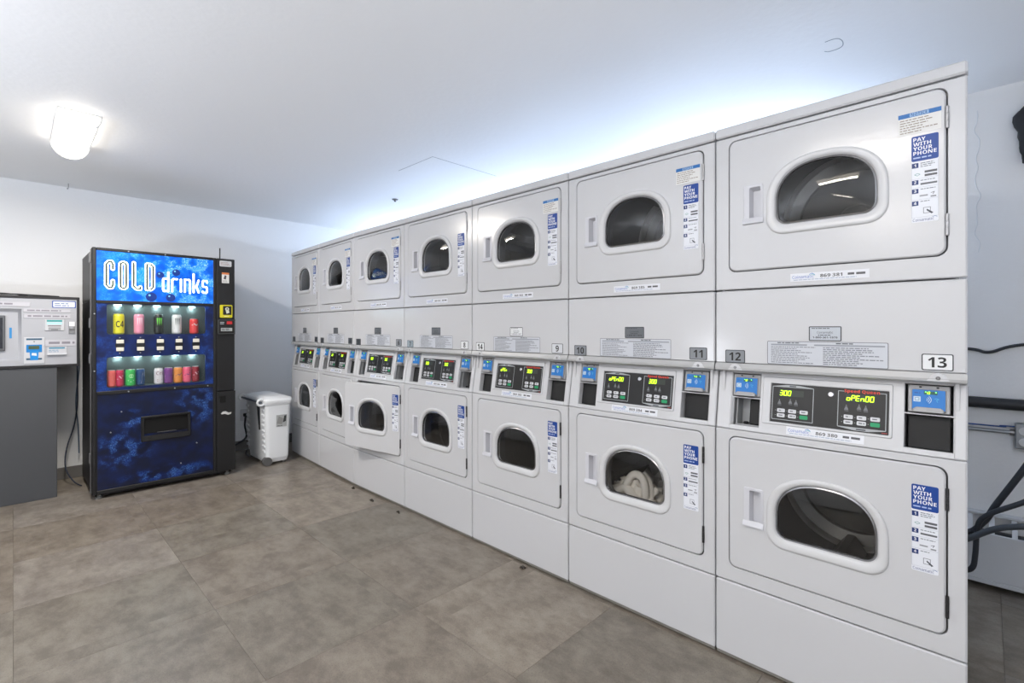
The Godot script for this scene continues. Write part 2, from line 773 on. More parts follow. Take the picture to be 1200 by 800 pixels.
func build_room() -> void:
	var rng := RandomNumberGenerator.new()
	rng.seed = 4
	# floor: concrete slab with vinyl tiles on it
	var slab_m := mat("slab", Color8(104, 97, 89), 0.9)
	var fl := structure("floor", box(Vector3(ROOM_X0 - 0.1, -0.12, ROOM_Z0 - 0.1), Vector3(ROOM_X1 + 0.1, -0.0042, ROOM_Z1 + 0.1), 0.0), slab_m, "taupe mottled vinyl tile floor")
	var tex := tile_image()
	var relief := noise_tex("tile_relief", 512, 0.02, 4, 8)
	var tile_mats := []
	for k in 5:
		var m := StandardMaterial3D.new()
		m.albedo_texture = tex
		var s: float = [0.79, 0.82, 0.845, 0.80, 0.875][k]
		m.albedo_color = Color(s, s * [1.0, 0.99, 1.0, 0.985, 0.99][k], s * [0.98, 0.97, 1.0, 0.96, 0.97][k])
		m.roughness = 0.34
		m.heightmap_enabled = true
		m.heightmap_texture = relief
		m.heightmap_scale = 0.03
		tile_mats.append(m)
	var gx := -1.72
	var gz := 0.012
	var x := gx - 0.6 * 6.0
	while x < ROOM_X1:
		var z := gz - 0.6 * 3.0
		while z < ROOM_Z1:
			var xa := maxf(x, ROOM_X0)
			var xb := minf(x + 0.6, ROOM_X1)
			var za := maxf(z, ROOM_Z0)
			var zb := minf(z + 0.6, ROOM_Z1)
			if xb - xa > 0.01 and zb - za > 0.01:
				var v := rng.randi() % 6
				var key := "tile_%d_%.3f_%.3f" % [v, xb - xa, zb - za]
				var m := shared(key, func(): return tile_mesh(xb - xa, zb - za, v * 0.37, v * 0.61, v % 2 == 1))
				put(fl, "floor_tile", m, tile_mats[rng.randi() % 5], Vector3(xa, 0, za))
			z += 0.6
		x += 0.6
	# walls and ceiling
	var wall := mat("wall_paint", Color8(236, 237, 238), 0.55)
	wall.heightmap_enabled = true
	wall.heightmap_texture = noise_tex("roller", 512, 0.05, 3, 21)
	wall.heightmap_scale = 0.05
	wall.uv1_triplanar = true
	wall.uv1_world_triplanar = true
	wall.uv1_scale = Vector3(1.6, 1.6, 1.6)
	var ceil_m := mat("ceiling_paint", Color8(243, 244, 245), 0.7)
	ceil_m.heightmap_enabled = true
	ceil_m.heightmap_texture = noise_tex("roller", 512, 0.05, 3, 21)
	ceil_m.heightmap_scale = 0.06
	ceil_m.uv1_triplanar = true
	ceil_m.uv1_world_triplanar = true
	ceil_m.uv1_scale = Vector3(0.9, 0.9, 0.9)
	structure("wall_left", box(Vector3(ROOM_X0 - 0.1, -0.004, ROOM_Z0 - 0.1), Vector3(ROOM_X0, ROOM_H, ROOM_Z1 + 0.1), 0.0), wall, "white painted wall behind the drinks machine")
	var back := structure("wall_back", box(Vector3(ROOM_X0, -0.004, ROOM_Z0 - 0.1), Vector3(ROOM_X1, ROOM_H, ROOM_Z0), 0.0), wall, "white painted wall behind the dryer row")
	structure("wall_right", box(Vector3(ROOM_X1, -0.004, ROOM_Z0 - 0.1), Vector3(ROOM_X1 + 0.1, ROOM_H, ROOM_Z1 + 0.1), 0.0), wall)
	structure("wall_front", box(Vector3(ROOM_X0, -0.004, ROOM_Z1), Vector3(ROOM_X1, ROOM_H, ROOM_Z1 + 0.1), 0.0), wall)
	var ce := structure("ceiling", box(Vector3(ROOM_X0 - 0.1, ROOM_H, ROOM_Z0 - 0.1), Vector3(ROOM_X1 + 0.1, ROOM_H + 0.1, ROOM_Z1 + 0.1), 0.0), ceil_m, "white painted ceiling")
	# the outline of a patched hatch, a crack ring and flaking lines
	var hair := mat("hairline", Color8(150, 152, 155), 0.8)
	var st := tool()
	tube(st, PackedVector3Array([Vector3(-2.975, ROOM_H, -0.112), Vector3(-2.568, ROOM_H, -0.110), Vector3(-2.561, ROOM_H, -0.680)]), 0.0016, 5)
	put(ce, "hatch_seam", done(st), hair)
	st = tool()
	var rp := []
	for j in 12:
		var a := deg_to_rad(-150.0 + 24.0 * j)
		rp.append(Vector3(-0.406 + 0.036 * cos(a), ROOM_H, -0.466 + 0.050 * sin(a) + 0.004 * sin(3.0 * a)))
	tube(st, curve(rp, 4), 0.0016, 5)
	put(ce, "flaked_ring", done(st), mat("flake", Color8(158, 166, 174), 0.8))
	st = tool()
	var cp := []
	for j in 16:
		cp.append(Vector3(0.004 + 0.007 * sin(j * 2.3) + 0.005 * sin(j * 5.1), 2.235 - 0.045 * j, ROOM_Z0))
	tube(st, curve(cp, 3), 0.0022, 5)
	put(back, "paint_crack", done(st), mat("crack", Color8(226, 229, 232), 0.8))
	# baseboard
	var bb := mat("baseboard", Color8(112, 110, 108), 0.6)
	structure("baseboard_left", box(Vector3(ROOM_X0, 0, ROOM_Z0), Vector3(ROOM_X0 + 0.012, 0.095, ROOM_Z1), 0.003), bb, "grey vinyl baseboard along the wall behind the drinks machine")
	structure("baseboard_front", box(Vector3(ROOM_X0 + 0.012, 0, ROOM_Z1 - 0.012), Vector3(ROOM_X1, 0.095, ROOM_Z1), 0.003), bb)
	structure("baseboard_right", box(Vector3(ROOM_X1 - 0.012, 0, ROOM_Z0), Vector3(ROOM_X1, 0.095, ROOM_Z1 - 0.012), 0.003), bb)
	# small ceiling fittings
	var sp := thing("ceiling_sprinkler", "small grey sprinkler head on the ceiling above the dryers", "sprinkler", Vector3(-3.662, ROOM_H, -0.516))
	st = tool()
	lathe(st, [[0.0, -0.008], [0.020, -0.008], [0.028, 0.0]], 16)
	put(sp, "plate", done(st), mat("sprinkler", Color8(120, 116, 112), 0.4, 0.4))
	st = tool()
	lathe(st, [[0.0, -0.022], [0.010, -0.020], [0.008, -0.008]], 12)
	put(sp, "nozzle", done(st), mat("sprinkler_dark", Color8(84, 80, 78), 0.4, 0.5))
	st = tool()
	tube(st, curve([Vector3(0, 0, 0), Vector3(0, -0.03, 0), Vector3(0.006, -0.045, 0.004), Vector3(0.014, -0.040, 0.008)], 5), 0.0022, 6)
	var hk := put(self, "ceiling_hook", done(st), mat("hook_grey", Color8(130, 130, 130), 0.4, 0.6), Vector3(-5.08, ROOM_H, 1.513))
	describe(hk, "tiny grey hook in the ceiling near the top of the wall", "hook")


# ---------------------------------------------------------------- dryers
const DOOR_X0 := 0.052
const DOOR_X1 := 0.637
const DOOR_H := 0.466
const HINGE_X := 0.640


# one mesh of several: [mesh, material or null to keep its own, offset]
func combo(list: Array) -> ArrayMesh:
	var m := ArrayMesh.new()
	for e in list:
		var src: Mesh = e[0]
		for n in src.get_surface_count():
			var arr := src.surface_get_arrays(n)
			if e.size() > 2:
				var pos: PackedVector3Array = arr[Mesh.ARRAY_VERTEX]
				for k in pos.size():
					pos[k] += e[2]
				arr[Mesh.ARRAY_VERTEX] = pos
			m.add_surface_from_arrays(Mesh.PRIMITIVE_TRIANGLES, arr)
			m.surface_set_material(m.get_surface_count() - 1, e[1] if e[1] else src.surface_get_material(n))
	return m


func window_outer(g := 0.0) -> PackedVector2Array:
	return dloop(0.177 - g, 0.511 + g, 0.113 - g, 0.222, 0.366 + g, 0.055 + g)


func window_inner(g := 0.0) -> PackedVector2Array:
	return dloop(0.206 - g, 0.482 + g, 0.147 - g, 0.222, 0.343 + g, 0.034 + g)


func shift(l: PackedVector2Array, d: Vector2) -> PackedVector2Array:
	var out := PackedVector2Array()
	for p in l:
		out.append(p + d)
	return out


func front_panel_mesh(y0: float, y1: float, door_y: float) -> ArrayMesh:
	var st := tool()
	var hole := rrect(DOOR_X0 - 0.004, door_y - 0.004, DOOR_X1 + 0.005, door_y + DOOR_H + 0.004, 0.026)
	var c := Vector2(0.342, (y0 + y1) * 0.5)
	var outer := rrect(0.0022, y0, 0.6808, y1, 0.003, 2)
	var inset := rrect(0.0062, y0 + 0.003, 0.6768, y1 - 0.003, 0.003, 2)
	var an := angles_of([outer, inset, hole], c)
	var o := at_angles(outer, c, an)
	var o2 := at_angles(inset, c, an)
	var h := at_angles(hole, c, an)
	loft(st, [[o, -0.022], [o, -0.004], [o2, 0.0], [h, 0.0], [grown(h, c, 0.997, 0.997), -0.003], [grown(h, c, 0.997, 0.997), -0.026]])
	return done(st)


func bulkhead_mesh() -> ArrayMesh:
	# the steel wall behind the door with its window-shaped throat, door-relative heights
	var st := tool()
	var c := Vector2(0.343, 0.235)
	var outer := rrect(DOOR_X0 - 0.012, -0.012, DOOR_X1 + 0.013, DOOR_H + 0.012, 0.026)
	var d := window_outer(-0.004)
	var circle := PackedVector2Array()
	for k in 48:
		circle.append(c + Vector2(cos(TAU * k / 48), sin(TAU * k / 48)) * 0.243)
	var an := angles_of([outer, d, circle], c)
	loft(st, [[at_angles(outer, c, an), -0.026], [at_angles(d, c, an), -0.026], [at_angles(d, c, an), -0.085], [at_angles(circle, c, an), -0.086]])
	return done(st)


func circle_loop(c: Vector2, r: float, n := 48) -> PackedVector2Array:
	var out := PackedVector2Array()
	for k in n:
		out.append(c + Vector2(cos(TAU * k / n), sin(TAU * k / n)) * r)
	return out


func drum_mesh() -> ArrayMesh:
	var st := tool()
	var c := Vector2(0.343, 0.235)
	loft(st, [[circle_loop(c, 0.243), -0.086], [circle_loop(c, 0.243), -0.20], [circle_loop(c, 0.240), -0.21], [circle_loop(c, 0.243), -0.22], [circle_loop(c, 0.243), -0.47]])
	loft(st, [[circle_loop(c, 0.243), -0.53], [circle_loop(c, 0.200), -0.545], [circle_loop(c, 0.195), -0.560], [circle_loop(c, 0.06), -0.555], [circle_loop(c, 0.05), -0.54], [circle_loop(c, 0.001), -0.538]], 40)
	return done(st)


func drum_ring_mesh() -> ArrayMesh:
	var st := tool()
	var c := Vector2(0.343, 0.235)
	loft(st, [[circle_loop(c, 0.2425), -0.468], [circle_loop(c, 0.238), -0.480], [circle_loop(c, 0.238), -0.520], [circle_loop(c, 0.2425), -0.532]])
	return done(st)


func baffle_mesh() -> ArrayMesh:
	# a lifter along the drum, at the bottom, centred on the axis
	var st := tool()
	st.set_smooth_group(-1)
	var prof := [Vector2(-0.05, -0.236), Vector2(-0.012, -0.180), Vector2(0.012, -0.180), Vector2(0.05, -0.236)]
	for k in 3:
		var a: Vector2 = prof[k]
		var b: Vector2 = prof[k + 1]
		quad(st, Vector3(a.x, a.y, -0.13), Vector3(b.x, b.y, -0.13), Vector3(b.x, b.y, -0.46), Vector3(a.x, a.y, -0.46), Vector3(a.x + b.x, 0.2, 0))
	for z in [-0.13, -0.46]:
		quad(st, Vector3(prof[0].x, prof[0].y, z), Vector3(prof[1].x, prof[1].y, z), Vector3(prof[2].x, prof[2].y, z), Vector3(prof[3].x, prof[3].y, z), Vector3(0, 0, z + 0.3))
	return done(st)


func door_mesh() -> ArrayMesh:
	var st := tool()
	var d := Vector2(-HINGE_X, 0)
	var full := shift(rrect(DOOR_X0, 0, DOOR_X1, DOOR_H, 0.024), d)
	var inset := shift(rrect(DOOR_X0 + 0.004, 0.004, DOOR_X1 - 0.004, DOOR_H - 0.004, 0.020), d)
	var z := 0.004
	loft(st, [[full, -0.022], [full, 0.0], [inset, z]])
	# front: the strip with the handle pocket, and the rest with the window
	var left := PackedVector2Array()
	var right := PackedVector2Array()
	var cut := 0.172 - HINGE_X
	right.append(Vector2(cut, 0.004))
	for p in inset:
		if p.x > cut:
			right.append(p)
	right.append(Vector2(cut, DOOR_H - 0.004))
	left.append(Vector2(cut, 0.004))
	left.append(Vector2(cut, DOOR_H - 0.004))
	for p in inset:
		if p.x < cut:
			left.append(p)
	ring(st, left, shift(rrect(0.1185, 0.170, 0.1585, 0.290, 0.004, 2), d), z)
	ring(st, right, shift(window_outer(-0.010), d), z)
	ring(st, full, shift(window_inner(0.004), d), -0.022, true)
	# the wall of the window opening
	var c := Vector2(0.343 - HINGE_X, 0.235)
	var wo := shift(window_outer(-0.010), d)
	var wi := shift(window_inner(0.004), d)
	var an := angles_of([wo, wi], c)
	loft(st, [[at_angles(wo, c, an), z], [at_angles(wi, c, an), -0.022]], 80)
	return done(st)


func bezel_mesh() -> ArrayMesh:
	var st := tool()
	var d := Vector2(-HINGE_X, 0)
	var c := Vector2(0.343 - HINGE_X, 0.235)
	var steps := [[window_outer(0.0), 0.0035], [window_outer(0.0), 0.0070], [window_outer(-0.003), 0.0100], [window_outer(-0.009), 0.0110], [window_inner(0.007), 0.0085], [window_inner(0.004), 0.0060], [window_inner(0.001), -0.004]]
	var loops := []
	for s in steps:
		loops.append(shift(s[0], d))
	var an := angles_of(loops, c)
	var seq := []
	for k in steps.size():
		seq.append([at_angles(loops[k], c, an), steps[k][1]])
	for k in seq.size() - 1:
		loft(st, [seq[k], seq[k + 1]], 90)
	return done(st)


func gasket_mesh() -> ArrayMesh:
	var st := tool()
	var d := Vector2(-HINGE_X, 0)
	var c := Vector2(0.343 - HINGE_X, 0.235)
	var lo := [shift(window_inner(0.002), d), shift(window_inner(-0.004), d), shift(window_inner(-0.006), d)]
	var an := angles_of(lo, c)
	loft(st, [[at_angles(lo[0], c, an), 0.000], [at_angles(lo[1], c, an), 0.003], [at_angles(lo[2], c, an), -0.006]])
	return done(st)


func pane_mesh() -> ArrayMesh:
	var st := tool()
	var d := Vector2(-HINGE_X, 0)
	var c := Vector2(0.343 - HINGE_X, 0.238)
	var rim := shift(window_inner(0.0), d)
	for k in 6:
		var s0 := 1.0 - k / 6.0
		var s1 := 1.0 - (k + 1) / 6.0
		loft(st, [[grown(rim, c, s0, s0), 0.010 * (1.0 - s0 * s0) - 0.002], [grown(rim, c, maxf(s1, 0.001), maxf(s1, 0.001)), 0.010 * (1.0 - s1 * s1) - 0.002]], 7)
	return done(st)


func handle_mesh() -> ArrayMesh:
	var st := tool()
	var d := Vector2(-HINGE_X, 0)
	var outer := shift(rrect(0.102, 0.164, 0.166, 0.297, 0.005, 3), d)
	var mid := shift(rrect(0.104, 0.166, 0.164, 0.295, 0.005, 3), d)
	var hole := shift(rrect(0.121, 0.172, 0.1575, 0.288, 0.004, 3), d)
	var deep := shift(rrect(0.126, 0.174, 0.1575, 0.280, 0.004, 3), d)
	loft(st, [[outer, 0.0035], [outer, 0.005], [mid, 0.0065], [hole, 0.0065], [deep, -0.021]])
	cap(st, deep, -0.021)
	# flared lip under the pocket
	st.set_smooth_group(-1)
	var a := Vector3(0.100 - HINGE_X, 0.160, 0.004)
	var b := Vector3(0.167 - HINGE_X, 0.160, 0.004)
	var e := [Vector3(0, 0, 0), Vector3(0, 0.002, 0.009), Vector3(0, 0.005, 0.009), Vector3(0, 0.022, 0.002)]
	for k in 3:
		quad(st, a + e[k], b + e[k], b + e[k + 1], a + e[k + 1], Vector3(0, k - 0.8, 1))
	for p in [a, b]:
		quad(st, p + e[0], p + e[1], p + e[2], p + e[3], Vector3(-1 if p == a else 1, 0, 0))
	return done(st)


func hinge_mesh() -> ArrayMesh:
	var st := tool()
	for k in 3:
		cyl(st, Vector3(0, 0.0205 * k, 0), Vector3(0, 0.0205 * k + 0.0195, 0), 0.0042, 10)
	return done(st)


func pay_sticker() -> ArrayMesh:
	var k := Ink.new()
	var blue := Color8(16, 66, 146)
	var navy := Color8(28, 50, 110)
	var paper := Color8(228, 231, 238)
	var grey := Color8(120, 124, 132)
	k.poly(_rr(0, 0, 0.059, 0.247, 0.004), paper, 1)
	k.poly(_rr(0, 0.175, 0.059, 0.247, 0.004), blue, 2)
	var white := Color8(238, 240, 246)
	k.text("PAY", 0.004, 0.2315, 0.0105, white, 3, 0.0270)
	k.text("WITH", 0.004, 0.2185, 0.0105, white, 3, 0.0390)
	k.text("YOUR", 0.004, 0.2055, 0.0105, white, 3, 0.0420)
	k.text("PHONE", 0.004, 0.1925, 0.0105, white, 3, 0.0510)
	k.lines(0.004, 0.1865, 0.055, 1, 0.004, 0.004, Color8(170, 188, 226), 3, 3)
	var rows := [[0.156, 0.170], [0.108, 0.121], [0.083, 0.096], [0.048, 0.061]]
	for n in 4:
		var y0: float = rows[n][0]
		var y1: float = rows[n][1]
		k.rect(0.001, y0, 0.0155, y1, navy, 2)
		k.text(str(n + 1), 0.0083, y0 + 0.003, 0.008, white, 3, 0.0, true, "print", true)
		k.lines(0.020, y1 - 0.001, 0.054, 3 if n == 0 else 1, 0.005, 0.0022, grey, 2, 10 + n)
		if n > 0:
			k.rect(0.001, y1 + 0.0035, 0.058, y1 + 0.0041, Color8(170, 174, 184), 2)
	k.rect(0.029, 0.139, 0.056, 0.145, Color8(92, 94, 100), 2)
	k.rect(0.029, 0.129, 0.056, 0.135, Color8(92, 94, 100), 2)
	k.stroke([Vector2(0.007, 0.137), Vector2(0.013, 0.140), Vector2(0.019, 0.137), Vector2(0.013, 0.133), Vector2(0.007, 0.137)], 0.0011, Color8(90, 150, 140), 2)
	k.rect(0.020, 0.106, 0.056, 0.111, Color8(96, 98, 104), 2)
	k.rect(0.018, 0.073, 0.036, 0.077, Color8(150, 152, 158), 2)
	k.stroke([Vector2(0.043, 0.080), Vector2(0.050, 0.082), Vector2(0.047, 0.076)], 0.0016, Color8(120, 122, 128), 2)
	k.rect(0.042, 0.068, 0.054, 0.072, Color8(140, 142, 148), 2)
	k.frame(0.026, 0.024, 0.042, 0.041, 0.0012, Color8(90, 94, 104), 2)
	k.poly(PackedVector2Array([Vector2(0.034, 0.036), Vector2(0.048, 0.024), Vector2(0.044, 0.021), Vector2(0.033, 0.032)]), Color8(70, 74, 84), 3)
	k.rect(0.0005, 0.014, 0.0010, 0.172, Color8(176, 180, 190), 2)
	k.rect(0.058, 0.014, 0.0585, 0.172, Color8(176, 180, 190), 2)
	k.rect(0.0005, 0.0140, 0.0585, 0.0146, Color8(176, 180, 190), 2)
	k.text("Coinamatic", 0.003, 0.003, 0.008, Color8(60, 74, 130), 2, 0.046, false)
	k.stroke([Vector2(0.046, 0.012), Vector2(0.052, 0.0135), Vector2(0.056, 0.011)], 0.0012, Color8(90, 120, 170), 2)
	return k.mesh(ink_mats())


func _rr(x0: float, y0: float, x1: float, y1: float, r: float) -> PackedVector2Array:
	return rrect(x0, y0, x1, y1, r, 3)


func notice_sticker() -> ArrayMesh:
	var k := Ink.new()
	k.rect(0, 0, 0.095, 0.0615, Color8(222, 222, 220), 1)
	k.rect(0, 0.049, 0.095, 0.0615, Color8(42, 108, 176), 2)
	k.rect(0.026, 0.0505, 0.068, 0.060, Color8(150, 186, 222), 3)
	k.text("NOTICE", 0.047, 0.0515, 0.0075, Color8(36, 84, 150), 4, 0.036, true, "print", true)
	k.lines(0.004, 0.044, 0.090, 6, 0.0072, 0.0028, Color8(150, 140, 130), 2, 8)
	return k.mesh(ink_mats())


func serial_label(number: String) -> ArrayMesh:
	var k := Ink.new()
	k.rect(0, 0, 0.215, 0.0265, Color8(224, 227, 233), 1)
	k.text("Coinamatic", 0.006, 0.0095, 0.0105, Color8(84, 116, 190), 2, 0.062, false)
	k.stroke([Vector2(0.056, 0.021), Vector2(0.063, 0.0245), Vector2(0.070, 0.020)], 0.0022, Color8(110, 150, 205), 2)
	k.stroke([Vector2(0.060, 0.0185), Vector2(0.066, 0.0215), Vector2(0.071, 0.0175)], 0.0018, Color8(110, 190, 190), 2)
	k.text(number, 0.086, 0.0095, 0.0105, Color8(64, 64, 68), 2, 0.060)
	k.lines(0.160, 0.0185, 0.207, 1, 0.004, 0.0068, Color8(88, 88, 92), 2, 4)
	k.lines(0.010, 0.0062, 0.190, 1, 0.004, 0.0026, Color8(165, 175, 195), 2, 6)
	return k.mesh(ink_mats())


func number_plate(number: String, tone: Color) -> ArrayMesh:
	var k := Ink.new()
	k.poly(_rr(0, 0, 0.068, 0.0465, 0.004), Color8(52, 54, 58), 1)
	k.poly(_rr(0.0025, 0.0025, 0.0655, 0.044, 0.003), tone, 2)
	k.text(number, 0.034, 0.0085, 0.029, Color8(24, 25, 28), 3, 0.0, true, "print", true)
	var st := tool()
	slab(st, rrect(0, 0, 0.068, 0.0465, 0.004, 3), 0, 0.0008, 0.0003)
	return combo([[done(st), mat("plate_edge", Color8(60, 62, 66), 0.4, 0.3)], [k.mesh(ink_mats()), null, Vector3(0, 0, 0.0007)]])


func brand_plate(tone: Color, dark: bool) -> ArrayMesh:
	var k := Ink.new()
	k.poly(_rr(0, 0, 0.090, 0.047, 0.003), Color8(60, 62, 68), 1)
	k.rect(0.003, 0.003, 0.087, 0.044, tone, 2)
	var ink := Color8(52, 54, 60) if dark else Color8(120, 130, 146)
	k.text("Coinamatic", 0.045, 0.024, 0.0075, ink, 3, 0.044, false, "print", true)
	k.lines(0.008, 0.0415, 0.070, 1, 0.004, 0.0022, ink, 3, 5)
	k.lines(0.026, 0.0200, 0.062, 1, 0.004, 0.0022, ink, 3, 9)
	k.text("1-800-361-1979", 0.045, 0.0085, 0.0062, Color8(50, 52, 58), 3, 0.068, true, "print", true)
	return k.mesh(ink_mats())


func instruction_plate() -> ArrayMesh:
	var k := Ink.new()
	var ink := Color8(126, 130, 138)
	k.poly(_rr(0, 0, 0.332, 0.078, 0.004), Color8(86, 88, 94), 1)
	k.poly(_rr(0.0016, 0.0016, 0.3304, 0.0764, 0.003), Color8(200, 204, 211), 2)
	k.lines(0.032, 0.0745, 0.110, 1, 0.004, 0.0034, Color8(100, 104, 112), 3, 2)
	k.lines(0.200, 0.0745, 0.260, 1, 0.004, 0.0034, Color8(90, 94, 102), 3, 7)
	k.rect(0.012, 0.0640, 0.120, 0.0690, Color8(150, 154, 162), 3)
	k.rect(0.140, 0.0640, 0.324, 0.0690, Color8(150, 154, 162), 3)
	k.lines(0.012, 0.0605, 0.150, 10, 0.0058, 0.0026, ink, 3, 12)
	k.lines(0.165, 0.0605, 0.324, 10, 0.0058, 0.0030, ink, 3, 15)
	return k.mesh(ink_mats())


func display_module(k: Ink, x0: float, y0: float, shown: String, brand: bool, arch_up: bool) -> void:
	# a grey outlined field with read-out, symbols and six keys; 0.122 wide, 0.112 tall
	var w := 0.122
	var h := 0.110
	var grey := Color8(168, 172, 176)
	k.stroke([Vector2(x0, y0), Vector2(x0, y0 + h)], 0.0020, grey, 2)
	k.stroke([Vector2(x0 + w, y0), Vector2(x0 + w, y0 + h)], 0.0020, grey, 2)
	if arch_up:
		k.poly(PackedVector2Array([Vector2(x0, y0 + h), Vector2(x0 + w, y0 + h), Vector2(x0 + w, y0 + h + 0.002), Vector2(x0 + w * 0.65, y0 + h + 0.008), Vector2(x0 + w * 0.35, y0 + h + 0.008), Vector2(x0, y0 + h + 0.002)]), grey, 2)
		k.rect(x0 + w * 0.42, y0 + h + 0.002, x0 + w * 0.58, y0 + h + 0.006, Color8(70, 72, 78), 3)
		k.stroke([Vector2(x0, y0), Vector2(x0 + w, y0)], 0.0020, grey, 2)
	else:
		k.poly(PackedVector2Array([Vector2(x0, y0), Vector2(x0, y0 - 0.002), Vector2(x0 + w * 0.35, y0 - 0.009), Vector2(x0 + w * 0.65, y0 - 0.009), Vector2(x0 + w, y0 - 0.002), Vector2(x0 + w, y0)]), grey, 2)
		k.rect(x0 + w * 0.40, y0 - 0.007, x0 + w * 0.60, y0 - 0.003, Color8(70, 72, 78), 3)
		k.stroke([Vector2(x0, y0 + h), Vector2(x0 + w * 0.12, y0 + h)], 0.0020, grey, 2)
		k.stroke([Vector2(x0 + w * 0.88, y0 + h), Vector2(x0 + w, y0 + h)], 0.0020, grey, 2)
		if brand:
			k.text("Speed Queen", x0 + w * 0.5, y0 + h - 0.006, 0.0125, Color8(228, 66, 44), 3, w * 0.74, true, "print", true)
	k.rect(x0 + 0.020, y0 + h - 0.030, x0 + 0.094, y0 + h - 0.009, Color8(46, 52, 46), 3)
	k.segments(shown, x0 + 0.0225, y0 + h - 0.0275, 0.0155, 4)
	for s in [[0.022, 0.058], [0.055, 0.062], [0.072, 0.060]]:
		var px: float = x0 + s[0]
		var py: float = y0 + s[1]
		k.poly(PackedVector2Array([Vector2(px - 0.006, py - 0.006), Vector2(px + 0.006, py - 0.006), Vector2(px + 0.002, py + 0.005), Vector2(px - 0.002, py + 0.005)]), Color8(112, 114, 118), 3)
		k.rect(px - 0.005, py - 0.010, px + 0.006, py - 0.008, Color8(100, 102, 106), 3)
		k.disc(px, py + 0.008, 0.0018, Color8(120, 124, 120), 3, "print", 8)
	for r in 2:
		for q in 3:
			var bx := x0 + 0.016 + q * 0.034
			var by := y0 + 0.008 + (1 - r) * 0.0165
			var green := r == 1 and q == 2
			k.poly(_rr(bx, by, bx + 0.024, by + 0.0125, 0.003), Color8(20, 150, 96) if green else Color8(206, 208, 212), 4)
			if not green:
				k.lines(bx + 0.005, by + 0.0082, bx + 0.021, 1, 0.004, 0.0036, Color8(110, 112, 118), 5, q + 3 * r)
			k.disc(bx - 0.005, by + 0.006, 0.0014, Color8(150, 152, 150), 3, "print", 6)


func display_mesh(left: String, right: String) -> ArrayMesh:
	var k := Ink.new()
	k.poly(_rr(0, 0, 0.325, 0.131, 0.002), Color8(15, 16, 18), 1)
	display_module(k, 0.005, 0.010, left, false, true)
	display_module(k, 0.196, 0.012, right, true, false)
	k.rect(0.308, 0.003, 0.322, 0.006, Color8(150, 60, 56), 2)
	var m := k.mesh(ink_mats())
	var st := tool()
	slab(st, rrect(0, 0, 0.325, 0.131, 0.002, 2), -0.002, 0.0002, 0.0001)
	var lock := tool()
	lathe(lock, [[0.0, 0.0], [0.0085, 0.0], [0.0085, 0.003], [0.0065, 0.0045], [0.0, 0.0045]], 18)
	var lm := done(lock)
	var turned := ArrayMesh.new()
	var arr := lm.surface_get_arrays(0)
	var turn := Basis(Vector3.RIGHT, PI / 2)
	for slot in [Mesh.ARRAY_VERTEX, Mesh.ARRAY_NORMAL]:
		var a: PackedVector3Array = arr[slot]
		for n in a.size():
			a[n] = turn * a[n]
		arr[slot] = a
	turned.add_surface_from_arrays(Mesh.PRIMITIVE_TRIANGLES, arr)
	return combo([[done(st), mat("panel_black", Color8(14, 15, 16), 0.35)], [m, null], [turned, mat("chrome", Color8(200, 200, 204), 0.25, 0.9), Vector3(0.176, 0.108, 0.0005)]])


func reader_mesh(number: String) -> ArrayMesh:
	var st := tool()
	cbox(st, Vector3(0, 0.002, -0.02), Vector3(0.093, 0.081, 0.002), 0.002)
	cbox(st, Vector3(0.008, 0.006, 0.002), Vector3(0.085, 0.069, 0.007), 0.002)
	st.set_smooth_group(-1)
	var lip := PackedVector2Array([Vector2(0.012, 0.003), Vector2(0.080, 0.003), Vector2(0.081, 0.011), Vector2(0.074, 0.017), Vector2(0.020, 0.017), Vector2(0.012, 0.011)])
	slab(st, lip, 0.002, 0.018, 0.002)
	var screws := tool()
	for x in [0.028, 0.066]:
		cbox(screws, Vector3(x - 0.003, 0.0735, 0.001), Vector3(x + 0.003, 0.0775, 0.0035), 0.001)
	var k := Ink.new()
	k.poly(_rr(0, 0, 0.073, 0.059, 0.003), Color8(16, 116, 196), 1)
	k.rect(0.026, 0.046, 0.056, 0.055, Color8(26, 90, 74), 2)
	k.segments(number, 0.041 - 0.0056 * number.length(), 0.0470, 0.0070, 3, "lcd")
	k.rect(0.0285, 0.0515, 0.0315, 0.0540, Color.WHITE, 3, "led")
	k.rect(0.0510, 0.0515, 0.0540, 0.0540, Color.WHITE, 3, "led")
	k.rect(0.003, 0.024, 0.019, 0.039, Color8(196, 216, 232), 2)
	k.frame(0.006, 0.027, 0.016, 0.036, 0.0014, Color8(110, 150, 180), 3)
	for r in 3:
		var arc := []
		for j in 7:
			var a := deg_to_rad(-50.0 + 100.0 * j / 6)
			arc.append(Vector2(0.030 + (0.004 + 0.0042 * r) * cos(a), 0.031 + (0.004 + 0.0042 * r) * sin(a)))
		k.stroke(arc, 0.0016, Color8(196, 220, 240), 2)
	k.stroke([Vector2(0.050, 0.034), Vector2(0.054, 0.036), Vector2(0.059, 0.034), Vector2(0.054, 0.031), Vector2(0.056, 0.026)], 0.0018, Color8(70, 170, 216), 2)
	k.lines(0.005, 0.0505, 0.022, 1, 0.004, 0.0022, Color8(20, 70, 140), 2, 3)
	return combo([[done(st), mat("reader_grey", Color8(158, 158, 160), 0.4, 0.2)], [done(screws), mat("black_plastic", Color8(12, 12, 14), 0.6)], [k.mesh(ink_mats()), null, Vector3(0.010, 0.0085, 0.0071)]])


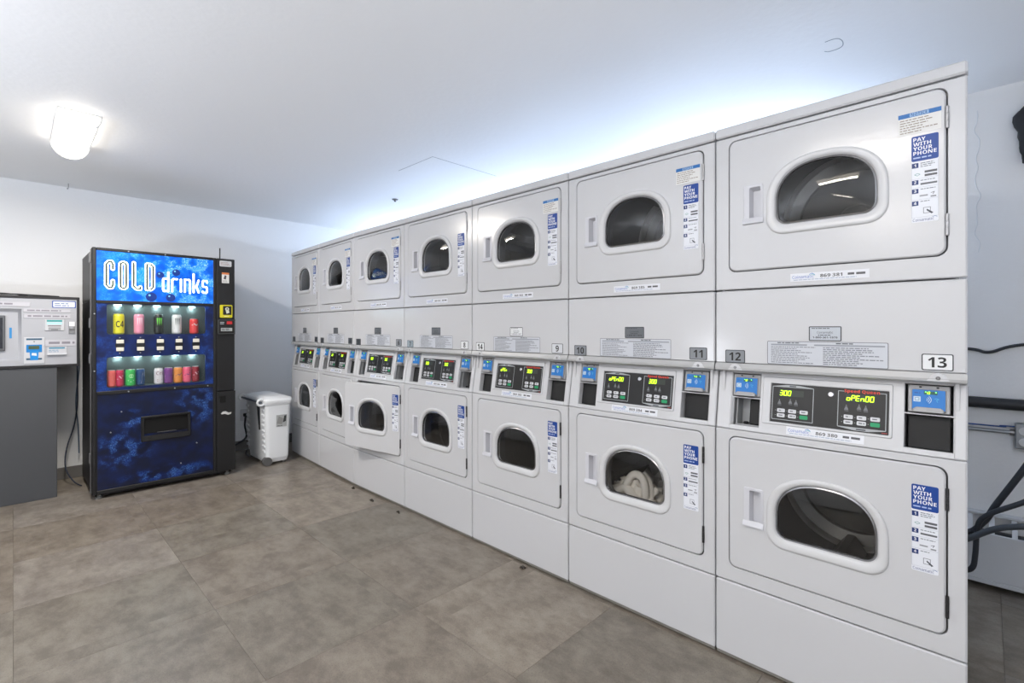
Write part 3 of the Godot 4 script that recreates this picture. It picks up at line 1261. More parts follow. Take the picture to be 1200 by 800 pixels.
func console_mesh() -> ArrayMesh:
	var st := tool()
	var d := -0.072
	cbox(st, Vector3(0.0022, 0.0, d), Vector3(0.053, 0.211, 0), 0.004)
	cbox(st, Vector3(0.652, 0.0, d), Vector3(0.6808, 0.211, 0), 0.004)
	cbox(st, Vector3(0.148, 0.0, d), Vector3(0.545, 0.211, 0), 0.002)
	for s in [[0.050, 0.151], [0.542, 0.655]]:
		cbox(st, Vector3(s[0], 0.0, d), Vector3(s[1], 0.017, 0), 0.002)
		cbox(st, Vector3(s[0], 0.203, d), Vector3(s[1], 0.211, 0), 0.002)
		cbox(st, Vector3(s[0], 0.1145, d), Vector3(s[1], 0.1185, -0.001), 0.001)
	# raised field round the display and thin frame round the bays
	var c := Vector2(0.3375, 0.112)
	var o := rrect(0.156, 0.0345, 0.519, 0.197, 0.006)
	var p := rrect(0.159, 0.0370, 0.516, 0.194, 0.005)
	var h := rrect(0.1825, 0.0425, 0.5105, 0.1765, 0.003)
	var an := angles_of([o, p, h], c)
	loft(st, [[at_angles(o, c, an), -0.001], [at_angles(p, c, an), 0.0045], [at_angles(h, c, an), 0.0045], [at_angles(h, c, an), 0.0005]])
	return done(st)


func pocket_mesh(open: bool) -> ArrayMesh:
	# the tray under a card reader: a black plate, or an open coin pocket; 0.096 wide, 0.0965 tall
	var st := tool()
	if open:
		cbox(st, Vector3(0, 0, -0.074), Vector3(0.100, 0.098, -0.070), 0.0)
		cbox(st, Vector3(0, 0, -0.070), Vector3(0.010, 0.098, -0.004), 0.001)
		cbox(st, Vector3(0.012, 0.002, -0.070), Vector3(0.018, 0.096, -0.020), 0.001)
		cbox(st, Vector3(0.012, 0, -0.070), Vector3(0.100, 0.006, -0.012), 0.002)
		var dark := tool()
		cbox(dark, Vector3(0.055, 0.006, -0.070), Vector3(0.100, 0.097, -0.030), 0.004)
		cbox(dark, Vector3(0.034, 0.006, -0.052), Vector3(0.050, 0.016, -0.030), 0.004)
		return combo([[done(st), mat("pocket_grey", Color8(150, 152, 154), 0.4, 0.3)], [done(dark), mat("black_plastic", Color8(12, 12, 14), 0.6)]])
	cbox(st, Vector3(0.004, 0.002, -0.030), Vector3(0.098, 0.0955, -0.026), 0.002)
	return combo([[done(st), mat("black_plastic", Color8(12, 12, 14), 0.6)]])


func lip_mesh() -> ArrayMesh:
	var st := tool()
	st.set_smooth_group(-1)
	var prof := [Vector2(-0.05, 1.0440), Vector2(0.000, 1.0440), Vector2(0.006, 1.0485), Vector2(0.0065, 1.056), Vector2(0.0005, 1.0720)]
	for k in prof.size() - 1:
		var a: Vector2 = prof[k]
		var b: Vector2 = prof[k + 1]
		quad(st, Vector3(0.0022, a.y, a.x), Vector3(0.6808, a.y, a.x), Vector3(0.6808, b.y, b.x), Vector3(0.0022, b.y, b.x), Vector3(0, -1 if k < 2 else 0, 1))
	for x in [0.0022, 0.6808]:
		for k in range(1, prof.size() - 1):
			tri(st, Vector3(x, prof[0].y, prof[0].x), Vector3(x, prof[k].y, prof[k].x), Vector3(x, prof[k + 1].y, prof[k + 1].x), Vector3(x - 0.3, 0, 0))
	return done(st)


func lip_screw_mesh() -> ArrayMesh:
	var st := tool()
	var loop := PackedVector2Array([Vector2(-0.026, -0.010), Vector2(0.026, -0.010), Vector2(0.012, 0.010), Vector2(0.0, 0.0135), Vector2(-0.012, 0.010)])
	slab(st, loop, -0.004, 0.0012, 0.001)
	var s := tool()
	slab(s, circle_loop(Vector2(0.0, -0.001), 0.0052, 14), 0.0, 0.004, 0.0015)
	return combo([[done(st), enamel()], [done(s), mat("screw", Color8(140, 140, 142), 0.3, 0.8)]])


func cabinet_mesh() -> ArrayMesh:
	var st := tool()
	for x in [0.018, 0.6552]:
		cbox(st, Vector3(x, 0.014, -0.66), Vector3(x + 0.0098, 1.890, -0.0225), 0.001)
	cbox(st, Vector3(0.0278, 0.014, -0.66), Vector3(0.6552, 1.890, -0.65), 0.0)
	for y in [0.276, 0.8335, 1.331]:
		cbox(st, Vector3(0.0278, y, -0.65), Vector3(0.6552, y + 0.004, -0.0265), 0.0)
	cbox(st, Vector3(0.0278, 0.014, -0.65), Vector3(0.6552, 0.020, -0.0225), 0.0)
	return done(st)


func make_dryer(info: Dictionary) -> Node3D:
	var t := thing("stacked_dryer", info.label, "dryer", info.at, info.turn, "stacked dryers in the row")
	var white := enamel()
	put(t, "cabinet", shared("cabinet", cabinet_mesh), white)
	put(t, "lid", shared("lid", func():
		var st := tool()
		cbox(st, Vector3(0.0015, 1.8925, -0.04), Vector3(0.6815, 1.928, 0.003), 0.005)
		cbox(st, Vector3(0.0160, 1.8905, -0.66), Vector3(0.6670, 1.927, -0.035), 0.003)
		return done(st)), white)
	put(t, "base_panel", shared("base_panel", func(): return box(Vector3(0.0022, 0.016, -0.022), Vector3(0.6808, 0.2795, -0.001), 0.004)), white)
	put(t, "toe_strip", shared("toe_strip", func(): return box(Vector3(0.004, 0.0055, -0.03), Vector3(0.679, 0.0155, -0.006), 0.001)), mat("toe_grey", Color8(128, 126, 120), 0.6))
	for fx in [0.05, 0.63]:
		for fz in [-0.06, -0.60]:
			put(t, "foot", shared("foot", func():
				var st := tool()
				lathe(st, [[0.0, 0.0], [0.018, 0.0], [0.018, 0.008], [0.008, 0.010], [0.008, 0.016]], 12)
				return done(st)), mat("black_plastic", Color8(12, 12, 14), 0.6), Vector3(fx, 0, fz))
	put(t, "middle_panel", shared("middle_panel", func(): return box(Vector3(0.0022, 1.072, -0.022), Vector3(0.6808, 1.332, 0), 0.004)), white)
	put(t, "lip_trim", shared("lip", lip_mesh), mat("lip_grey", Color8(174, 175, 176), 0.35))
	for sx in [0.073, 0.621]:
		put(t, "trim_screw", shared("lip_screw", lip_screw_mesh), null, Vector3(sx, 1.0585, 0.0052))
	for lv in 2:
		var dy := 0.341 if lv == 0 else 1.402
		var p := put(t, "front_panel", shared("front_panel_%d" % lv, func(): return front_panel_mesh(0.284 if lv == 0 else 1.337, 0.832 if lv == 0 else 1.8875, dy)), white)
		p.position = Vector3.ZERO
		put(t, "bulkhead", shared("bulkhead", bulkhead_mesh), mat("bulkhead_steel", Color8(120, 122, 124), 0.4, 0.5), Vector3(0, dy, 0))
		var drum := put(t, "drum", shared("drum", drum_mesh), mat("drum_steel", Color8(118, 118, 116), 0.38, 0.75), Vector3(0, dy, 0))
		put(drum, "drum_ring", shared("drum_ring", drum_ring_mesh), mat("ring_steel", Color8(232, 230, 226), 0.35, 0.35))
		for b in 3:
			var bf := put(drum, "baffle", shared("baffle", baffle_mesh), mat("drum_steel", Color8(118, 118, 116), 0.38, 0.75), Vector3(0.343, 0.235, 0))
			bf.rotation.z = TAU / 3 * b + info.spin + lv * 0.7
		var door := put(t, "door", shared("door", door_mesh), white, Vector3(HINGE_X, dy, 0))
		door.rotation_degrees.y = info.ajar if lv == 0 else 0.0
		put(door, "window_bezel", shared("bezel", bezel_mesh), mat("bezel_white", Color8(207, 208, 210), 0.28))
		put(door, "window_gasket", shared("gasket", gasket_mesh), mat("gasket", Color8(150, 150, 152), 0.25, 0.85))
		var glass := mat("door_glass", Color(0.10, 0.10, 0.105, 0.22), 0.03)
		glass.transparency = BaseMaterial3D.TRANSPARENCY_ALPHA
		put(door, "window_pane", shared("pane", pane_mesh), glass)
		put(door, "door_handle", shared("handle", handle_mesh), mat("handle_white", Color8(205, 206, 212), 0.35))
		for hy in [0.053, 0.351]:
			put(door, "hinge", shared("hinge", hinge_mesh), mat("hinge_dark", Color8(70, 70, 72), 0.35, 0.7) if lv == 0 else mat("hinge_light", Color8(176, 176, 178), 0.35, 0.7), Vector3(0, hy, 0.0035))
		put(door, "payment_sticker", shared("pay", pay_sticker), null, Vector3(0.563 - HINGE_X, 0.163 if lv == 0 else 0.098, 0.0042), "blue and white phone payment sticker")
		if lv == 1 and info.notice:
			put(door, "notice_sticker", shared("notice", notice_sticker), null, Vector3(0.533 - HINGE_X, 0.354, 0.0042), "blue and white notice sticker")
		if lv == 1:
			put(t, "serial_label", serial_label(info.serial[1]), null, Vector3(0.249, 1.352, 0.0002))
	put(t, "brand_plate", shared("brand_%s" % info.brand, func(): return brand_plate(Color8(188, 194, 202) if info.brand == "light" else Color8(104, 108, 114), info.brand != "white") if info.brand != "white" else brand_plate(Color8(226, 228, 230), true)), null, Vector3(0.303, 1.1565, 0.0002))
	put(t, "instruction_plate", shared("instructions", instruction_plate), null, Vector3(0.178, 1.0760, 0.0002))
	for s in 2:
		var tone: Color = info.tones[s]
		put(t, "number_plate", number_plate(info.numbers[s], tone), null, Vector3([0.037, 0.585][s], [1.0735, 1.0785][s], 0.0001), "number plate reading " + info.numbers[s])
	var con := put(t, "control_console", shared("console", console_mesh), white, Vector3(0, 0.8345, -0.001))
	con.rotation.x = -atan2(0.034, 0.207)
	put(con, "display_panel", display_mesh(info.shown[0], info.shown[1]), null, Vector3(0.184, 0.044, 0.0012), "black display panel with glowing green digits")
	put(con, "serial_label", serial_label(info.serial[0]), null, Vector3(0.235, 0.0075, 0.0003))
	for s in 2:
		put(con, "card_reader", reader_mesh(info.numbers[s]), null, Vector3([0.0545, 0.5520][s], 0.1195, -0.006), "blue card reader with a green display")
		var px: float = [0.0515, 0.5475][s]
		put(con, "coin_pocket", shared("pocket_%s" % info.open[s], func(): return pocket_mesh(info.open[s])), null, Vector3(px, 0.0172, 0))
	return t


func build_dryers() -> void:
	var dark := Color8(132, 136, 142)
	var pale := Color8(206, 209, 214)
	var white := Color8(228, 230, 232)
	var ink := Color8(70, 74, 80)
	var a := deg_to_rad(2.9)
	var step := Vector3(-cos(a), 0, -sin(a)) * UNIT
	var e5 := Vector3(-UNIT * 5.0, 0, 0)
	var rows := [
		{"numbers": ["12", "13"], "tones": [dark, white], "shown": ["3.00", "oPEn00"], "serial": ["869 380", "869 381"], "brand": "light", "open": [true, false], "label": "white stacked dryer with number plates 12 and 13 at the row's open end"},
		{"numbers": ["10", "11"], "tones": [dark, dark], "shown": ["oPEn00", "3.00"], "serial": ["869 384", "869 385"], "brand": "dark", "open": [false, false], "label": "white stacked dryer with plates 10 and 11 and pale laundry below"},
		{"numbers": ["14", "9"], "tones": [white, pale], "shown": ["oPEn", "3.00"], "serial": ["869 382", "869 383"], "brand": "white", "open": [false, false], "label": "white stacked dryer with fourteen on the plate beside the eight"},
		{"numbers": ["7", "8"], "tones": [Color8(150, 164, 172), white], "shown": ["3.00", "3.00"], "serial": ["869 386", "869 387"], "brand": "dark", "open": [false, true], "label": "white stacked dryer with a grey seven plate and a white eight plate"},
		{"numbers": ["5", "6"], "tones": [ink, dark], "shown": ["3.00", "3.00"], "serial": ["869 388", "869 389"], "brand": "dark", "open": [true, true], "ajar": 10.0, "label": "white stacked dryer with its bottom door standing ajar"},
		{"numbers": ["3", "4"], "tones": [ink, ink], "shown": ["3.00", "3.00"], "serial": ["869 390", "869 391"], "brand": "dark", "open": [true, false], "label": "white stacked dryer with plates 3 and 4 beside the one left ajar"},
		{"numbers": ["1", "2"], "tones": [ink, ink], "shown": ["3.00", "3.00"], "serial": ["869 392", "869 393"], "brand": "dark", "open": [true, true], "label": "white stacked dryer at the row's end beside the white bin"},
	]
	for i in 7:
		var d: Dictionary = rows[i]
		d.turn = 0.0 if i < 5 else -a
		d.at = Vector3(-UNIT * (i + 1), 0, 0) if i < 5 else e5 + step * (i - 4)
		d.notice = i != 3
		d.spin = i * 0.83
		if not d.has("ajar"):
			d.ajar = 0.0
		make_dryer(d)


# ---------------------------------------------------------------- drinks machine
func water_image(w: int, h: int, seed_: int, deep: Color, mid: Color, spark: Color, amount: Callable) -> ImageTexture:
	var n1 := FastNoiseLite.new()
	n1.seed = seed_
	n1.frequency = 0.10
	n1.fractal_octaves = 3
	n1.domain_warp_enabled = true
	n1.domain_warp_amplitude = 12.0
	n1.domain_warp_frequency = 0.02
	var n2 := FastNoiseLite.new()
	n2.seed = seed_ + 1
	n2.frequency = 0.012
	n2.fractal_octaves = 3
	var img := Image.create(w, h, false, Image.FORMAT_RGB8)
	for y in h:
		for x in w:
			var d := clampf(0.5 + n2.get_noise_2d(x, y) * 1.1, 0, 1)
			var r := 1.0 - absf(n1.get_noise_2d(x, y * 1.5)) * 2.6
			var a: float = amount.call(float(x) / w, float(y) / h)
			var s := smoothstep(0.72, 0.98, r) * clampf((d - 0.38) * 3.2, 0, 1) * a * 1.15
			img.set_pixel(x, y, deep.lerp(mid, d * clampf(a + 0.35, 0, 1)).lerp(spark, clampf(s, 0, 1)))
	return ImageTexture.create_from_image(img)


func uv_quad(x0: float, y0: float, x1: float, y1: float, z: float) -> ArrayMesh:
	var st := tool()
	st.set_smooth_group(-1)
	var p := [Vector2(x0, y0), Vector2(x1, y0), Vector2(x1, y1), Vector2(x0, y1)]
	for k in [0, 2, 1, 0, 3, 2]:
		st.set_uv(Vector2((p[k].x - x0) / (x1 - x0), 1.0 - (p[k].y - y0) / (y1 - y0)))
		st.add_vertex(Vector3(p[k].x, p[k].y, z))
	return done(st)


func cold_letters(k: Ink, w: float, col: Color, z: float, key: String) -> void:
	var q := func(x0: float, x1: float, y0: float, y1: float, r: float, from: int, to: int) -> Array:
		var out := []
		for p in rrect(x0, y0, x1, y1, r, 5):
			out.append(p)
		out.append(out[0])
		return out
	var i := 0.017
	var yb := 1.471 + i
	var yt := 1.688 - i
	# C
	k.stroke([Vector2(0.129 - i, yt - 0.050), Vector2(0.129 - i, yt - 0.018), Vector2(0.112 - i + 0.010, yt), Vector2(0.060 + i + 0.014, yt), Vector2(0.060 + i, yt - 0.018), Vector2(0.060 + i, yb + 0.018), Vector2(0.060 + i + 0.014, yb), Vector2(0.112 - i + 0.010, yb), Vector2(0.129 - i, yb + 0.018), Vector2(0.129 - i, yb + 0.048)], w, col, z, key)
	# O
	k.stroke(q.call(0.138 + i, 0.205 - i, yb, yt, 0.016, 0, 0), w, col, z, key)
	# L
	k.stroke([Vector2(0.214 + i, yt + 0.004), Vector2(0.214 + i, yb + 0.018), Vector2(0.214 + i + 0.016, yb), Vector2(0.286 - i, yb), Vector2(0.286 - i, yb + 0.012)], w, col, z, key)
	# D
	k.stroke([Vector2(0.292 + i, yb), Vector2(0.292 + i, yt), Vector2(0.350 - i, yt), Vector2(0.363 - i, yt - 0.016), Vector2(0.363 - i, yb + 0.016), Vector2(0.350 - i, yb), Vector2(0.292 + i, yb)], w, col, z, key)


func sign_lettering() -> ArrayMesh:
	var k := Ink.new()
	cold_letters(k, 0.0255, Color.WHITE, 1, "sign")
	cold_letters(k, 0.0110, Color8(52, 60, 50), 3, "print")
	var w := 0.0135
	var i := w * 0.5
	var b := 1.474 + i
	var m := 1.582 - i
	var t := 1.630 - i
	var c := Color.WHITE
	var l := [
		[Vector2(0.447 - i, t), Vector2(0.447 - i, b)], [Vector2(0.447 - i, m), Vector2(0.412, m), Vector2(0.401 + i, m - 0.010), Vector2(0.401 + i, b + 0.010), Vector2(0.412, b), Vector2(0.447 - i, b)],
		[Vector2(0.458 + i, b), Vector2(0.458 + i, m - 0.010), Vector2(0.472, m), Vector2(0.496, m)],
		[Vector2(0.514 + i, b), Vector2(0.514 + i, m)],
		[Vector2(0.540 + i, b), Vector2(0.540 + i, m)], [Vector2(0.540 + i, m), Vector2(0.576, m), Vector2(0.587 - i, m - 0.010), Vector2(0.587 - i, b - 0.008)],
		[Vector2(0.598 + i, b), Vector2(0.598 + i, t)], [Vector2(0.598 + i, b + 0.040), Vector2(0.624, b + 0.046), Vector2(0.645 - i, m)], [Vector2(0.624, b + 0.046), Vector2(0.645 - i, b)],
		[Vector2(0.703 - i, m - 0.014), Vector2(0.703 - i, m - 0.004), Vector2(0.692, m), Vector2(0.670, m), Vector2(0.659 + i, m - 0.010), Vector2(0.659 + i, m - 0.034), Vector2(0.670, m - 0.046), Vector2(0.692, m - 0.050), Vector2(0.703 - i, b + 0.034), Vector2(0.703 - i, b + 0.010), Vector2(0.692, b), Vector2(0.670, b), Vector2(0.659 + i, b + 0.010)],
	]
	for s in l:
		k.stroke(s, w, c, 1, "sign")
	return k.mesh(ink_mats())


func build_vending() -> void:
	var t := thing("vending_machine", "black drinks vending machine with blue water artwork and a lit sign", "vending machine", Vector3(-4.41, 0, 1.43), PI / 2)
	var black := mat("vend_black", Color8(22, 22, 24), 0.5)
	var dark := mat("black_plastic", Color8(12, 12, 14), 0.6)
	var st := tool()
	# shell behind the door: sides, top, bottom, back and floor of the display box
	cbox(st, Vector3(0.004, 0.03, -0.74), Vector3(0.891, 0.72, -0.085), 0.004)
	cbox(st, Vector3(0.004, 0.72, -0.74), Vector3(0.891, 1.40, -0.21), 0.004)
	cbox(st, Vector3(0.004, 1.40, -0.74), Vector3(0.891, 1.757, -0.085), 0.004)
	cbox(st, Vector3(0.004, 0.72, -0.21), Vector3(0.020, 1.40, -0.085), 0.0)
	cbox(st, Vector3(0.745, 0.72, -0.21), Vector3(0.891, 1.40, -0.085), 0.0)
	put(t, "cabinet", done(st), black)
	for fx in [0.04, 0.85]:
		for fz in [-0.04, -0.70]:
			st = tool()
			lathe(st, [[0.0, 0.0], [0.022, 0.0], [0.022, 0.012], [0.010, 0.014], [0.010, 0.032]], 14)
			put(t, "foot", done(st), mat("foot_grey", Color8(110, 110, 108), 0.5), Vector3(fx, 0, fz))
	st = tool()
	cbox(st, Vector3(0.02, 0.012, -0.06), Vector3(0.88, 0.040, -0.040), 0.002)
	put(t, "kick_plate", done(st), dark)
	# the door frame: stiles and rails
	st = tool()
	cbox(st, Vector3(0.0, 0.035, -0.083), Vector3(0.023, 1.765, 0.0), 0.004)
	cbox(st, Vector3(0.740, 0.035, -0.083), Vector3(0.762, 1.765, 0.0), 0.003)
	cbox(st, Vector3(0.023, 1.745, -0.083), Vector3(0.740, 1.765, 0.0), 0.003)
	cbox(st, Vector3(0.023, 1.375, -0.083), Vector3(0.740, 1.396, 0.002), 0.003)
	cbox(st, Vector3(0.023, 0.730, -0.083), Vector3(0.740, 0.755, 0.002), 0.003)
	cbox(st, Vector3(0.023, 0.035, -0.083), Vector3(0.740, 0.060, 0.0), 0.003)
	put(t, "door_frame", done(st), black)
	# edge trim on the hinge side
	st = tool()
	cbox(st, Vector3(-0.006, 0.04, -0.060), Vector3(-0.0005, 1.755, -0.050), 0.001)
	for y in [1.66, 1.20, 0.95, 0.25]:
		cbox(st, Vector3(-0.012, y, -0.085), Vector3(-0.0005, y + 0.07, -0.045), 0.003)
	put(t, "hinge_trim", done(st), mat("trim_steel", Color8(120, 120, 122), 0.35, 0.6))
	# lit sign
	var sign_tex := water_image(512, 256, 3, Color8(0, 70, 172), Color8(6, 110, 214), Color8(205, 238, 255), func(u: float, v: float): return clampf(0.15 + u * 1.5, 0, 1))
	var sm := StandardMaterial3D.new()
	sm.albedo_texture = sign_tex
	sm.roughness = 0.25
	sm.emission_enabled = true
	sm.emission = Color.BLACK
	sm.emission_texture = sign_tex
	sm.emission_energy_multiplier = 0.75
	st = tool()
	cbox(st, Vector3(0.023, 1.396, -0.083), Vector3(0.740, 1.745, -0.005), 0.0)
	put(t, "sign_box", done(st), black)
	put(t, "lit_sign", uv_quad(0.023, 1.396, 0.740, 1.745, -0.004), sm, Vector3.ZERO, "glowing blue water picture reading COLD drinks")
	put(t, "sign_lettering", sign_lettering(), null, Vector3(0, 0, -0.0038))
	var dk := Ink.new()
	for e in [[0.335, 1.405, 0.034], [0.455, 1.405, 0.030], [0.49, 1.625, 0.026], [0.39, 1.60, 0.024]]:
		dk.disc(e[0], maxf(e[1], 1.432), e[2], Color8(6, 48, 128), 1, "print", 20)
		dk.disc(e[0] - e[2] * 0.3, maxf(e[1], 1.432) + e[2] * 0.35, e[2] * 0.22, Color8(120, 190, 240), 2, "print", 10)
	put(t, "sign_droplets", dk.mesh(ink_mats()), null, Vector3(0, 0, -0.0039))
	# middle panel with two display openings
	var mid_tex := water_image(512, 512, 29, Color8(4, 20, 66), Color8(8, 44, 122), Color8(70, 140, 220), func(u: float, v: float): return clampf(absf(u - 0.5) * 2.2 - 0.35, 0.05, 1))
	var mm := StandardMaterial3D.new()
	mm.albedo_texture = mid_tex
	mm.roughness = 0.3
	mm.uv1_triplanar = true
	mm.uv1_scale = Vector3(1.33, 1.33, 1.33)
	for b in 2:
		st = tool()
		var y0: float = [1.075, 0.755][b]
		var y1: float = [1.375, 1.075][b]
		var hole := rrect(0.078, [1.155, 0.776][b], 0.686, [1.370, 0.993][b], 0.018, 5)
		var outer := PackedVector2Array([Vector2(0.023, y0), Vector2(0.740, y0), Vector2(0.740, y1), Vector2(0.023, y1)])
		var c := Vector2(0.382, (y0 + y1) * 0.5)
		var an := angles_of([outer, hole], c)
		loft(st, [[at_angles(outer, c, an), -0.004], [at_angles(hole, c, an), -0.004], [at_angles(hole, c, an), -0.020]])
		put(t, "artwork_panel", done(st), mm)
		# the display box behind the opening
		var hy0: float = [1.155, 0.776][b]
		var hy1: float = [1.370, 0.993][b]
		st = tool()
		cbox(st, Vector3(0.030, hy0 - 0.03, -0.150), Vector3(0.735, hy1 + 0.02, -0.146), 0.0)
		cbox(st, Vector3(0.030, hy0 - 0.012, -0.146), Vector3(0.735, hy0 - 0.001, -0.020), 0.0)
		cbox(st, Vector3(0.030, hy1 + 0.008, -0.146), Vector3(0.735, hy1 + 0.016, -0.020), 0.0)
		cbox(st, Vector3(0.030, hy0 - 0.012, -0.146), Vector3(0.040, hy1 + 0.016, -0.020), 0.0)
		cbox(st, Vector3(0.725, hy0 - 0.012, -0.146), Vector3(0.735, hy1 + 0.016, -0.020), 0.0)
		put(t, "display_box", done(st), mat("display_teal", Color8(84, 94, 92), 0.45))
		var pane := mat("vend_pane", Color(0.10, 0.16, 0.17, 0.12), 0.04)
		pane.transparency = BaseMaterial3D.TRANSPARENCY_ALPHA
		st = tool()
		st.set_smooth_group(-1)
		cap(st, rrect(0.074, hy0 - 0.004, 0.690, hy1 + 0.004, 0.018, 4), -0.016)
		put(t, "window_pane", done(st), pane)
		for x in [0.154, 0.272, 0.390, 0.509, 0.622]:
			var at := Vector3(x, hy1 - 0.008, -0.132)
			put(t, "bay_light", shared("bay_light", func(): return box(Vector3(-0.024, 0, -0.012), Vector3(0.024, 0.014, 0.004), 0.002)), glow("bay_glow", Color8(214, 248, 255), 1.6), at)
			var l := OmniLight3D.new()
			l.name = "bay_lamp"
			t.add_child(l, true)
			l.position = at + Vector3(0, -0.012, 0.014)
			l.light_color = Color8(212, 244, 250)
			l.light_energy = 0.0065
			l.light_size = 0.012
			l.omni_range = 3.0
			l.omni_attenuation = 2.0
			l.shadow_enabled = true
	# keys
	for x in [0.1525, 0.271, 0.390, 0.508, 0.621]:
		for r in 2:
			put(t, "selection_key", shared("vend_key", func():
				var s := tool()
				cbox(s, Vector3(-0.0215, -0.0135, 0), Vector3(0.0215, 0.0135, 0.008), 0.002)
				return done(s)), mat("key_cream", Color8(216, 212, 200), 0.4), Vector3(x, 1.1035 - 0.055 * r, -0.004))
		put(t, "key_gap", shared("vend_gap", func():
			var s := tool()
			cbox(s, Vector3(-0.026, -0.013, 0), Vector3(0.026, 0.013, 0.004), 0.001)
			cbox(s, Vector3(-0.006, 0.042, 0), Vector3(0.006, 0.050, 0.006), 0.001)
			cbox(s, Vector3(-0.006, -0.050, 0), Vector3(0.006, -0.042, 0.006), 0.001)
			return done(s)), dark, Vector3(x, 1.076, -0.004))
		put(t, "key_lock", shared("vend_lock", func():
			var s := tool()
			for y in [0.056, -0.056]:
				cyl(s, Vector3(-0.002, y, 0), Vector3(-0.002, y, 0.010), 0.0035, 10)
			return done(s)), mat("lock_steel", Color8(186, 190, 194), 0.3, 0.7), Vector3(x, 1.076, -0.004))
	# lower panel
	var low_tex := water_image(512, 512, 47, Color8(5, 16, 46), Color8(6, 38, 112), Color8(120, 178, 236), func(u: float, v: float):
		var a := Vector2((u - 0.18) / 0.26, (v - 0.60) / 0.20).length()
		var b := Vector2((u - 0.85) / 0.20, (v - 0.18) / 0.24).length()
		var c2 := Vector2((u - 0.60) / 0.40, (v - 0.93) / 0.08).length()
		var d := Vector2((u - 0.28) / 0.12, (v - 0.28) / 0.10).length()
		return clampf(1.5 - minf(minf(a, b), minf(c2, d)) * 1.2, 0.0, 1.0))
	var lm := StandardMaterial3D.new()
	lm.albedo_texture = low_tex
	lm.roughness = 0.3
	st = tool()
	cbox(st, Vector3(0.023, 0.060, -0.083), Vector3(0.740, 0.730, -0.006), 0.0)
	put(t, "lower_backing", done(st), black)
	put(t, "artwork_panel", uv_quad(0.030, 0.062, 0.738, 0.728, -0.005), lm)
	# delivery opening
	st = tool()
	var oc := Vector2(0.427, 0.4565)
	var o1 := rrect(0.272, 0.363, 0.582, 0.550, 0.006, 3)
	var o2 := rrect(0.277, 0.368, 0.577, 0.545, 0.005, 3)
	var o3 := rrect(0.290, 0.405, 0.564, 0.535, 0.004, 3)
	var an2 := angles_of([o1, o2, o3], oc)
	loft(st, [[at_angles(o1, oc, an2), -0.006], [at_angles(o1, oc, an2), 0.010], [at_angles(o2, oc, an2), 0.016], [at_angles(o3, oc, an2), 0.014], [at_angles(o3, oc, an2), -0.004]])
	put(t, "delivery_frame", done(st), mat("chute_grey", Color8(20, 20, 22), 0.5))
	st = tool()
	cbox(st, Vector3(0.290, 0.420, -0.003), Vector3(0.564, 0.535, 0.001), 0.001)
	put(t, "delivery_flap", done(st), mat("flap_black", Color8(3, 3, 4), 0.9))  # near-black colour stands in for the shade of a deep opening
	st = tool()
	cbox(st, Vector3(0.37, 0.4205, 0.001), Vector3(0.49, 0.4235, 0.006), 0.001)
	put(t, "flap_lip", done(st), mat("trim_steel", Color8(120, 120, 122), 0.35, 0.6))
	# screws along the frame
	for p in [[0.20, 1.755], [0.42, 1.755], [0.012, 1.30], [0.012, 0.90], [0.10, 0.46], [0.16, 0.60], [0.20, 0.742], [0.48, 0.742], [0.70, 0.742], [0.625, 0.30], [0.52, 0.16]]:
		put(t, "screw", shared("vend_screw", func():
			var s := tool()
			cyl(s, Vector3(0, 0, -0.004), Vector3(0, 0, 0.004), 0.0045, 10)
			return done(s)), mat("lock_steel", Color8(186, 190, 194), 0.3, 0.7), Vector3(p[0], p[1], 0.0))
	# the coin column
	st = tool()
	cbox(st, Vector3(0.764, 0.690, -0.083), Vector3(0.895, 1.765, 0.0), 0.004)
	put(t, "coin_column", done(st), black)
	st = tool()
	cbox(st, Vector3(0.764, 0.038, -0.083), Vector3(0.899, 0.686, 0.004), 0.004)
	put(t, "column_door", done(st), black)
	st = tool()
	cbox(st, Vector3(0.782, 0.597, 0.002), Vector3(0.826, 0.650, 0.008), 0.003)
	put(t, "lock_recess", done(st), mat("flap_black", Color8(3, 3, 4), 0.9))
	var k := Ink.new()
	k.poly(PackedVector2Array([Vector2(0.792, 0.508), Vector2(0.800, 0.500), Vector2(0.820, 0.503), Vector2(0.845, 0.492), Vector2(0.866, 0.498), Vector2(0.870, 0.512), Vector2(0.848, 0.510), Vector2(0.826, 0.524), Vector2(0.806, 0.522)]), Color8(206, 206, 204), 1)
	put(t, "torn_label", k.mesh(ink_mats()), null, Vector3(0, 0, 0.0042), "torn scrap of white label")
	k = Ink.new()
	k.poly(_rr(0, 0, 0.087, 0.046, 0.008), Color8(196, 198, 202), 1)
	k.lines(0.008, 0.034, 0.078, 3, 0.010, 0.004, Color8(150, 120, 116), 2, 5)
	put(t, "white_sticker", k.mesh(ink_mats()), null, Vector3(0.784, 1.702, 0.0002))
	k = Ink.new()
	k.rect(0, 0, 0.053, 0.086, Color8(216, 216, 214), 1)
	k.rect(0, 0.070, 0.053, 0.086, Color8(206, 120, 70), 2)
	k.poly(PackedVector2Array([Vector2(0.012, 0.034), Vector2(0.030, 0.030), Vector2(0.034, 0.060), Vector2(0.022, 0.066)]), Color8(70, 68, 76), 2)
	k.lines(0.006, 0.022, 0.046, 3, 0.006, 0.003, Color8(150, 150, 150), 2, 15)
	put(t, "warning_sticker", k.mesh(ink_mats()), null, Vector3(0.800, 1.567, 0.0002))
	# yellow contactless frame
	st = tool()
	slab(st, rrect(0.786, 1.284, 0.876, 1.389, 0.008, 4), 0, 0.010, 0.003)
	k = Ink.new()
	k.poly(_rr(0.806, 1.308, 0.868, 1.380, 0.004), Color8(24, 26, 26), 1)
	k.disc(0.836, 1.356, 0.014, Color8(226, 228, 214), 2)
